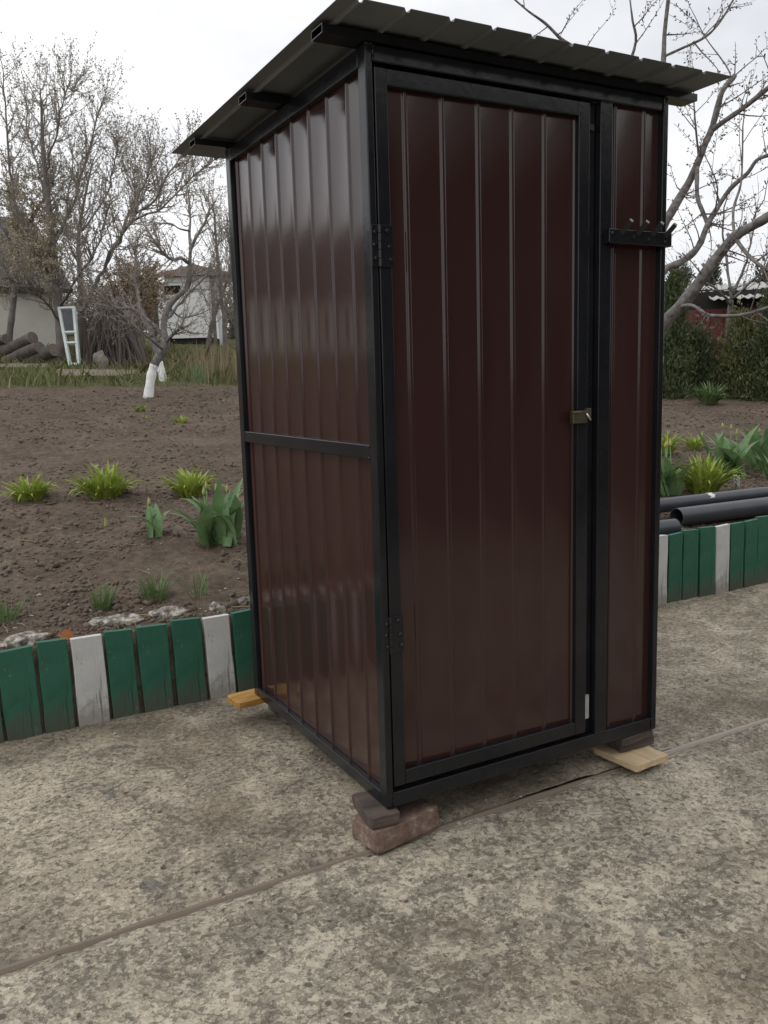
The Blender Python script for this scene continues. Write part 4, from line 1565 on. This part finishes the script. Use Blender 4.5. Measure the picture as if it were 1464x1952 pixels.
# ------------------------------------------------------------------ junipers
def juniper(base, h, rad, n, seed, label, mat='juniper', lean=0.0, group='junipers on the right'):
    rg = np.random.default_rng(seed)
    e = empty('juniper', base, 0, label, 'tree', group)
    MB().tube([(0, 0, -0.1), (0.02, 0, h * 0.5), (lean, 0, h * 0.92)], [0.06, 0.04, 0.008], 7).build('trunk', 'bark_dark', e)
    n = int(n * 1.25)
    # sprays grouped on boughs so that light and dark clumps form
    nb = 38
    ub = rg.uniform(0.02, 1, nb)
    ab = rg.uniform(0, 6.283, nb)
    prof = np.clip(1.15 - ub ** 1.6, 0.06, 1) * (0.75 + 0.25 * np.sin(ub * 9))
    rb = rad * prof * rg.uniform(0.2, 1.3, nb)
    cb = np.stack([rb * np.cos(ab) + lean * ub, rb * np.sin(ab), h * ub], -1)
    k = rg.integers(0, nb, n)
    spread = rad * 0.25 * (0.5 + prof[k])
    c = cb[k] + rg.normal(0, 1, (n, 3)) * spread[:, None] * np.array([0.8, 0.8, 1.9])
    c[:, 2] = np.clip(c[:, 2], 0.02, None)
    out = c * np.array([1, 1, 0]); out /= np.maximum(np.linalg.norm(out, axis=1, keepdims=True), 1e-4)
    d = out * 0.55 + np.array([0, 0, 0.95]) + rg.normal(0, 0.38, (n, 3))
    d /= np.linalg.norm(d, axis=1, keepdims=True)
    s = np.cross(d, rg.normal(0, 1, (n, 3))); s /= np.linalg.norm(s, axis=1, keepdims=True)
    L = rg.uniform(0.03, 0.085, n)[:, None] * (1 if h < 2.3 else 3)
    w = L * rg.uniform(0.11, 0.19, n)[:, None]
    V = np.stack([c - s * w * 0.4, c + d * L * 0.5 - s * w, c + d * L, c + d * L * 0.45 + s * w], 1).reshape(-1, 3)
    F = np.arange(n * 4).reshape(n, 4)
    np_mesh('crown', V, F, mat, e)
    return e


def on_ground(px, t):
    """foot on the garden slope below a survey direction px at distance t"""
    q = P(px, 706, t)
    return (q.x, q.y, float(terrain(q.x, q.y)) - 0.02)


juniper(on_ground(1280, 11.6), 1.55, 0.26, 13000, 1, 'dark green juniper column right beside the cabin edge')
juniper(on_ground(1322, 12.2), 0.80, 0.34, 9000, 2, 'low dark bushy juniper between the two taller ones')
juniper(on_ground(1408, 11.9), 1.08, 0.28, 11000, 3, 'paler green juniper in front of the red wall', 'juniper_pale')
juniper(on_ground(1362, 12.9), 0.62, 0.20, 5000, 4, 'narrow juniper below the wavy sheet roof', 'juniper_pale')
juniper(on_ground(1470, 11.6), 1.42, 0.28, 11000, 5, 'tall juniper cut by the right edge of the picture')
juniper(on_ground(1245, 11.8), 1.5, 0.34, 9000, 6, 'juniper mostly hidden behind the cabin')
juniper(on_ground(1500, 12.0), 1.6, 0.38, 8000, 7, 'juniper just outside the right edge of the picture')
juniper(on_ground(1440, 12.9), 0.85, 0.24, 7000, 8, 'short pale juniper between the thin tree and the right edge', 'juniper_pale')


# ------------------------------------------------------------------ red outbuilding with wavy sheet roof
def frame_of(p0, p1):
    """local frame: x along p0->p1 (horizontal), y away from the viewer, z up"""
    a = Vector((p1.x - p0.x, p1.y - p0.y, 0)).normalized()
    return a, Vector((-a.y, a.x, 0))


p0, p1 = P(1296, 562, 16.5), P(1500, 575, 16.0)
p1.z = p0.z
ax, ay = frame_of(p0, p1)
if ay.dot(_f) < 0:
    ay = -ay
LEN = (Vector((p1.x, p1.y, 0)) - Vector((p0.x, p0.y, 0))).length
ob = empty('red_outbuilding', (p0.x, p0.y, float(terrain(p0.x, p0.y))), math.atan2(ax.y, ax.x),
           'dark red outbuilding with a grey wavy sheet roof behind the junipers', 'building')
eave = p0.z - ob.location.z
boxpart('wall', 'red_wall', ob, 0.1, LEN + 1.2, 0.35, 0.50, -0.5, eave - 0.28, 0)
boxpart('wall_gap', 'dark_gap', ob, 0.12, LEN + 1.18, 0.38, 0.48, eave - 0.28, eave + 0.06, 0)
boxpart('wall', 'red_wall', ob, 0.1, 0.25, 0.51, 3.0, -0.5, eave - 0.1, 0)
for k in range(int((LEN + 1.2) / 0.24)):
    boxpart('plank', 'red_wall', ob, 0.12 + k * 0.24, 0.12 + k * 0.24 + 0.225, 0.325, 0.349, -0.45, eave - 0.30, 0.004)


def wavy_sheet(parent, x0, n_wave, pitch, y0, z0, y1, z1, amp):
    ns = 8
    cols = n_wave * ns + 1
    xs = x0 + np.arange(cols) / ns * pitch
    zz = amp * np.cos(np.arange(cols) / ns * 2 * math.pi)
    V, F = [], []
    for (yy, zc, dz) in ((y0, z0, 0), (y1, z1, 0), (y1, z1, -0.012), (y0, z0, -0.012)):
        V += [(xs[i], yy, zc + zz[i] + dz) for i in range(cols)]
    for k in range(4):
        k2 = (k + 1) % 4
        for i in range(cols - 1):
            F.append((k * cols + i, k * cols + i + 1, k2 * cols + i + 1, k2 * cols + i))
    return np_mesh('roof_sheet', V, F, 'slate', parent, smooth=True)


pit = 0.15
for k in range(4):
    wavy_sheet(ob, 0.55 + k * 8 * pit * 0.985, 8, pit, -0.05, eave - 0.12, 1.2, eave + 0.12, 0.017)
for k in range(4):
    wavy_sheet(ob, 0.12 + k * 8 * pit * 0.985, 8, pit, 0.95, eave + 0.125, 2.3, eave + 0.36, 0.017)

rb = empty('red_fence', on_ground(1378, 12.7), R(-28), 'short piece of dark red boarding at the end of the right bed', 'fence')
for k in range(5):
    boxpart('board', 'red_wall', rb, -0.45 + k * 0.18, -0.45 + k * 0.18 + 0.172, 0, 0.025, -0.1, 0.75 + 0.06 * math.sin(k * 2.3), 0.003)

# ------------------------------------------------------------------ white outbuilding
p0, p1 = P(318, 660, 20.5), P(412, 660, 20.5)
ax, ay = frame_of(p0, p1)
if ay.dot(_f) < 0:
    ay = -ay
LEN = (Vector((p1.x, p1.y, 0)) - Vector((p0.x, p0.y, 0))).length
wb = empty('white_outbuilding', (p0.x, p0.y, float(terrain(p0.x, p0.y)) - 0.1), math.atan2(ax.y, ax.x),
           'white panelled outbuilding with a lumpy brown roof behind the fruit tree', 'building')
zt = P(350, 530, 20.5).z - wb.location.z
zb = P(350, 645, 20.5).z - wb.location.z
boxpart('front_panel', 'white_panel', wb, -0.15, LEN - 0.05, 0.0, 0.08, zb, zt - 0.12, 0.006)
boxpart('fascia', 'white_panel', wb, 0.05, LEN - 0.02, -0.03, -0.001, zt - 0.12, zt, 0.004)
boxpart('vent_opening', 'dark_gap', wb, 0.02, 0.42, -0.012, -0.001, zt - 0.40, zt - 0.20, 0)
boxpart('plinth', 'dark_gap', wb, -0.1, LEN - 0.08, 0.03, 1.6, -0.3, zb - 0.002, 0)
boxpart('side_wall', 'white_panel', wb, LEN - 0.13, LEN - 0.051, 0.081, 1.7, zb, zt - 0.02, 0)
boxpart('corner_post', 'bark_dark', wb, LEN - 0.045, LEN + 0.03, -0.05, 0.03, -0.2, zt + 0.02, 0)
pl = boxpart('pale_post', 'white_panel', wb, LEN + 0.08, LEN + 0.17, 0.1, 0.18, -0.2, zt - 0.05, 0)
pl.rotation_euler = (0, R(-2.5), 0)
mb = MB()
cols = 15
vs = []
rg = random.Random(9)
for j, (yy, zz) in enumerate(((-0.14, zt + 0.0), (0.1, zt + 0.10), (0.9, zt + 0.42), (1.8, zt + 0.05))):
    for i in range(cols):
        hump = (1.0 - 0.55 * abs(i / (cols - 1) - 0.45) * 2 * (1 if j == 2 else 0.1))
        vs.append((-0.25 + (LEN + 0.55) * i / (cols - 1), yy + rg.uniform(-.03, .03), zt + (zz - zt) * hump + rg.uniform(-0.02, 0.02)))
fs = [(j * cols + i, j * cols + i + 1, (j + 1) * cols + i + 1, (j + 1) * cols + i) for j in range(3) for i in range(cols - 1)]
mb.add(vs, fs)
mb.build('roof', 'old_tile', wb)

# ------------------------------------------------------------------ plastered house at the left
hc = P(112, 690, 17.0)
hs = empty('plastered_house', (hc.x, hc.y, float(terrain(hc.x, hc.y)) - 0.2), R(6),
           'low cream plastered house with a grey-brown roof at the left edge', 'house')
he = P(50, 562, 17.0).z - hs.location.z
boxpart('wall', 'plaster', hs, -16, 0, 0, 5.0, -0.5, he, 0)
for k in range(3):
    wf = boxpart('window', 'white_panel', hs, -5.2 - k * 3.6, -4.1 - k * 3.6, -0.03, -0.002, he - 1.15, he - 0.25, 0)
    boxpart('pane', 'window_dark', wf, -5.13 - k * 3.6, -4.17 - k * 3.6, -0.036, -0.031, he - 1.08, he - 0.32, 0)
mb = MB()
rz = he + 1.75
for (xa, xb) in ((-16.3, 0.35),):
    vs = [(xa, -0.18, he - 0.02), (xb, -0.18, he - 0.02), (xb, 2.5, rz), (xa, 2.5, rz), (xa, 5.45, he - 0.10), (xb, 5.45, he - 0.10)]
    vs2 = [(q[0], q[1], q[2] + 0.09) for q in vs]
    mb.add(vs + vs2, [(1, 0, 3, 2), (2, 3, 4, 5), (6, 7, 8, 9), (9, 8, 11, 10), (0, 1, 7, 6), (5, 4, 10, 11), (1, 2, 8, 7), (2, 5, 11, 8), (3, 0, 6, 9), (4, 3, 9, 10)])
rf = mb.build('roof', 'roof_grey', hs)
MB().add([(-0.02, 0, he), (-0.02, 5, he), (-0.02, 2.5, rz - 0.05), (-0.15, 0, he), (-0.15, 5, he), (-0.15, 2.5, rz - 0.05)],
         [(0, 1, 2), (5, 4, 3), (0, 2, 5, 3), (2, 1, 4, 5), (1, 0, 3, 4)]).build('gable', 'plaster', hs)
boxpart('chimney', 'brick_red', rf, -7.2, -6.6, 2.7, 3.3, rz - 0.4, rz + 0.6, 0)

# ------------------------------------------------------------------ things in front of the house
def log(pa, pb, r, seed, label):
    pa, pb = Vector(pa), Vector(pb)
    e = empty('log', pa, 0, label, 'log', 'logs heaped against the house')
    n = 14
    k = 7
    d = pb - pa
    rg = random.Random(seed)
    pts = [d * (i / (k - 1)) + Vector((rg.uniform(-.01, .01), rg.uniform(-.01, .01), rg.uniform(-.01, .01))) for i in range(k)]
    MB().tube(pts, [r * rg.uniform(0.93, 1.06) for _ in range(k)], n, cap=False).build('bark', 'log_bark', e, smooth=True)
    for s, q in ((0, pts[0]), (1, pts[-1])):
        dd = d.normalized() * (-1 if s == 0 else 1)
        MB().tube([q - dd * 0.02, q + dd * 0.004], r * 0.97, n).build('cut_end', 'log_end', e)
    return e


tl = 14.3
for i, (a, bq, r, lab) in enumerate((
        ([-35, 690, 14.9], [62, 645, 14.0], 0.105, 'thick log slanting up, topmost of the heap at the left'),
        ([-25, 706, 14.6], [76, 662, 13.8], 0.095, 'log second from the top of the heap at the left'),
        ([15, 704, 14.5], [104, 668, 13.7], 0.105, 'log nearest the mint door frame in the heap'),
        ([-60, 660, 15.0], [12, 646, 14.3], 0.085, 'log end poking in at the left edge above the heap'),
        ([-40, 716, 14.3], [40, 698, 13.6], 0.08, 'lowest log of the heap at the left edge'),
        ([60, 704, 14.5], [110, 688, 13.8], 0.075, 'short dark log at the foot of the heap'))):
    log(P(*a), P(*bq), r, i + 50, lab)

# old glazed door leaning on the tree
df = empty('old_door_frame', P(136, 700, 13.7), 0, 'old mint-painted glazed door leaning against the big bare tree', 'door')
A, B_, C_, D_ = P(113, 586, 13.95), P(141, 585, 13.95), P(151, 697, 13.65), P(134, 697, 13.65)
o0 = df.location
A, B_, C_, D_ = A - o0, B_ - o0, C_ - o0, D_ - o0
bar = 0.032


def slat(a, bq, w, name, mat='mint', th=0.02):
    MB().tube([a, bq], w, 4).build(name, mat, df)


for (a, bq) in ((A, D_), (B_, C_)):
    slat(a, bq, bar, 'stile')
for u in (0.02, 0.44, 0.62, 0.98):
    slat(A.lerp(D_, u), B_.lerp(C_, u), bar * 0.9, 'rail')
gv = [A.lerp(D_, 0.05), B_.lerp(C_, 0.05), B_.lerp(C_, 0.42), A.lerp(D_, 0.42)]
MB().add([v - _f * 0.004 for v in gv] + [v + _f * 0.004 for v in gv], [(0, 1, 2, 3), (7, 6, 5, 4), (0, 4, 5, 1), (2, 6, 7, 3)]).build('pane', 'window_dark', df)

# heap of cut twigs
mb = MB()
rg = random.Random(77)
hb0 = P(215, 694, 14.6)
for i in range(620):
    a = rg.uniform(-1, 1)
    topx = 212 + rg.gauss(0, 18)
    topy = 560 + abs(rg.gauss(0, 30))
    bx = topx + (rg.gauss(0, 34))
    tt = 14.6 + rg.uniform(-0.7, 0.7)
    q0 = P(max(158, min(280, bx)), 700 + rg.uniform(-6, 4), tt + rg.uniform(-0.3, 0.1))
    q1 = P(topx, topy, tt + rg.uniform(-0.2, 0.4))
    mid = q0.lerp(q1, 0.5) + Vector((rg.gauss(0, .06), rg.gauss(0, .06), rg.gauss(0, .06)))
    mb.tube([q0 - hb0, mid - hb0, q1 - hb0], [rg.uniform(0.006, 0.014), 0.008, 0.003], 3, cap=False)
o = mb.build('twig_heap', 'brush')
o.location = hb0
tag(o, 'tall dark heap of cut twigs standing behind the fruit tree', 'brushwood')

# tawny shrub above the twig heap
T = Tree(130)
b0 = P(240, 690, 15.6)
for k in range(16):
    ang = T.rg.uniform(-1, 1)
    l = T.limb([P(240 + ang * 10, 690, 15.6), P(240 + ang * 30, 600, 15.6 + T.rg.uniform(-.5, .5)), P(240 + ang * 58, 520 + abs(ang) * 25, 15.6 + T.rg.uniform(-.8, .8))], 0.02, 0.006, wobble=0.02)
    T.dress(l, 0.3, 22, 0.55, level=1, up=0.03, wig=0.2, buds=44, bsize=0.03, dens=7, spread=(25, 80), rmax=0.006)
T.finish(b0, 'tawny_shrub', 'tawny brown leafless shrub above the twig heap', 'shrub', bark='brush', twig='tawny', bud='tawny')

sk = stone(P(192, 694, 13.4), 0.11, 0.11, 0.22, 900, 'pale crumpled sack at the foot of the twig heap', 'sack', 'sack', 'sack')
sk.location.z = float(terrain(sk.location.x, sk.location.y)) + 0.1
po = P(171, 700, 13.3)
rp = MB().tube([(0, 0, -0.2), (-0.01, 0, 0.35), (-0.03, 0, 0.95)], [0.022, 0.022, 0.02], 7).build('rusty_post', 'rust_post')
rp.location = (po.x, po.y, float(terrain(po.x, po.y)))
tag(rp, 'thin rusty post standing left of the pale sack', 'post')
for i, (a, bq, lab) in enumerate((((108, 718, 12.4), (258, 716, 12.6), 'long weathered plank lying at the far edge of the soil'),
                                  ((118, 727, 12.1), (235, 724, 12.3), 'second weathered plank lying in front of the long one'),
                                  ((-20, 700, 13.0), (98, 698, 13.3), 'plank lying in the grass below the log heap'))):
    a, bq = P(*a), P(*bq)
    a.z = float(terrain(a.x, a.y)) + 0.05
    bq.z = float(terrain(bq.x, bq.y)) + 0.05
    o = rough_block('plank', (bq - a).length, 0.14, 0.04, 'old_plank', 300 + i, 0.006)
    o.location = (a + bq) / 2
    d = bq - a
    o.rotation_euler = (R(25), -math.asin(d.z / d.length), math.atan2(d.y, d.x))
    tag(o, lab, 'plank')


# ------------------------------------------------------------------ rough grass beyond the soil
def grass_field(name, pts, hmin, hmax, mat, label, seed, lean=0.35, wd=0.010):
    rg = np.random.default_rng(seed)
    n = len(pts)
    az = rg.uniform(0, 6.283, n)
    h = rg.uniform(hmin, hmax, n)
    ln = rg.normal(0, lean, (n, 2)) * h[:, None]
    s = np.stack([np.cos(az), np.sin(az), np.zeros(n)], -1) * wd * rg.uniform(0.6, 1.4, n)[:, None]
    base = pts
    mid = pts + np.concatenate([ln * 0.35, (h * 0.6)[:, None]], 1)
    tip = pts + np.concatenate([ln, h[:, None]], 1)
    V = np.stack([base - s, base + s, mid + s * 0.7, tip, mid - s * 0.7], 1).reshape(-1, 3)
    F = np.arange(n * 5).reshape(n, 5)
    o = np_mesh(name, V, F, mat)
    tag(o, label, 'grass', kind='stuff')
    return o


def field_points(n, seed, x0, x1, y0, y1, f):
    rg = np.random.default_rng(seed)
    x = rg.uniform(x0, x1, n)
    y = rg.uniform(y0, y1, n)
    d = fbm(x * 0.9, y * 0.9, seed, 3)
    keep = f(x, y, d, rg.uniform(0, 1, n))
    x, y = x[keep], y[keep]
    return np.stack([x, y, terrain(x, y) - 0.01], -1)


pts = field_points(30000, 5, -2, 7.5, 9.3, 17, lambda x, y, d, u: (y > soil_edge(x) - 0.1 + d * 0.5) & (u < 0.6 + d))
grass_field('grass', pts, 0.05, 0.22, 'grass', 'rough green grass between the soil and the buildings on the left', 1, 0.5, 0.008)
pts = field_points(9000, 6, -2, 8, 9.3, 16, lambda x, y, d, u: (y > soil_edge(x) - 0.2 + d * 0.6) & (u < 0.35 - d * 0.7))
grass_field('dry_grass', pts, 0.08, 0.34, 'straw', 'dry straw-coloured grass mixed through the rough grass', 2, 0.55, 0.006)
pts = field_points(800, 8, 2.2, 4.2, 9.7, 11.6, lambda x, y, d, u: (np.abs(x - 3.2 - (y - 10.5) * .2) < 0.55) & (u < 0.8))
grass_field('dry_stalks', pts, 0.2, 0.62, 'straw', 'tall dry stalks standing against the cabin back edge', 3, 0.14, 0.006)
pts = field_points(12000, 9, 5.5, 14, 4.6, 9, lambda x, y, d, u: (y > soil_edge(x) + 0.1 + d * 0.5) & (u < 0.6 + d))
grass_field('weeds', pts, 0.04, 0.16, 'grass', 'low weeds under the junipers on the right', 4, 0.5, 0.008)
for i, (px_, t_) in enumerate(((382, 12.0), (372, 12.3), (395, 12.2))):
    g = on_ground(px_, t_)
    blades(g[0], g[1], 40, 0.3, 400 + i, ('green leafy tuft in the grass right of the whitewashed trunks', 'green tuft behind the crooked fruit tree foot',
                                           'green tuft beside the tall dry stalks')[i], 'tulip', 0.35, 'green tufts in the far grass')

# ------------------------------------------------------------------ distant trees
for i, (px_, t_, h, rad, lab) in enumerate(((1352, 34, 2.6, 0.5, 'distant dark tree top above the wavy sheet roof'),
                                            (1290, 38, 2.3, 0.9, 'distant green tree behind the juniper by the cabin'),
                                            (1460, 36, 2.4, 1.0, 'distant green tree at the right edge'),
                                            (1410, 42, 2.0, 1.4, 'distant low green tree right of the dark tree top'))):
    q = P(px_, 706, t_)
    juniper((q.x, q.y, float(terrain(q.x, q.y))), h, rad, 5000, 60 + i, lab, 'far_green', group='distant trees on the right')

# ------------------------------------------------------------------ the house across the yard (it darkens the cabin front)
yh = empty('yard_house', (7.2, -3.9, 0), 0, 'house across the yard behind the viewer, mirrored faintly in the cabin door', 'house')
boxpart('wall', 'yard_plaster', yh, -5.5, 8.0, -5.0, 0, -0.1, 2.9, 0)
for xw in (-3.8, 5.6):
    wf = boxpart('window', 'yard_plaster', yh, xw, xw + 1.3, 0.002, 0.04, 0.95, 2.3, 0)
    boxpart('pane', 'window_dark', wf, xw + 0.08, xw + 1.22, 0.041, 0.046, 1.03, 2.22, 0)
mb = MB()
vs = [(-5.9, 0.55, 2.75), (8.4, 0.55, 2.75), (8.4, -2.5, 4.45), (-5.9, -2.5, 4.45), (-5.9, -5.55, 2.75), (8.4, -5.55, 2.75)]
vs2 = [(q[0], q[1], q[2] + 0.1) for q in vs]
mb.add(vs + vs2, [(0, 1, 2, 3), (3, 2, 5, 4), (7, 6, 9, 8), (8, 9, 10, 11), (1, 0, 6, 7), (4, 5, 11, 10), (2, 1, 7, 8), (5, 2, 8, 11), (0, 3, 9, 6), (3, 4, 10, 9)])
mb.build('roof', 'roof_grey', yh)
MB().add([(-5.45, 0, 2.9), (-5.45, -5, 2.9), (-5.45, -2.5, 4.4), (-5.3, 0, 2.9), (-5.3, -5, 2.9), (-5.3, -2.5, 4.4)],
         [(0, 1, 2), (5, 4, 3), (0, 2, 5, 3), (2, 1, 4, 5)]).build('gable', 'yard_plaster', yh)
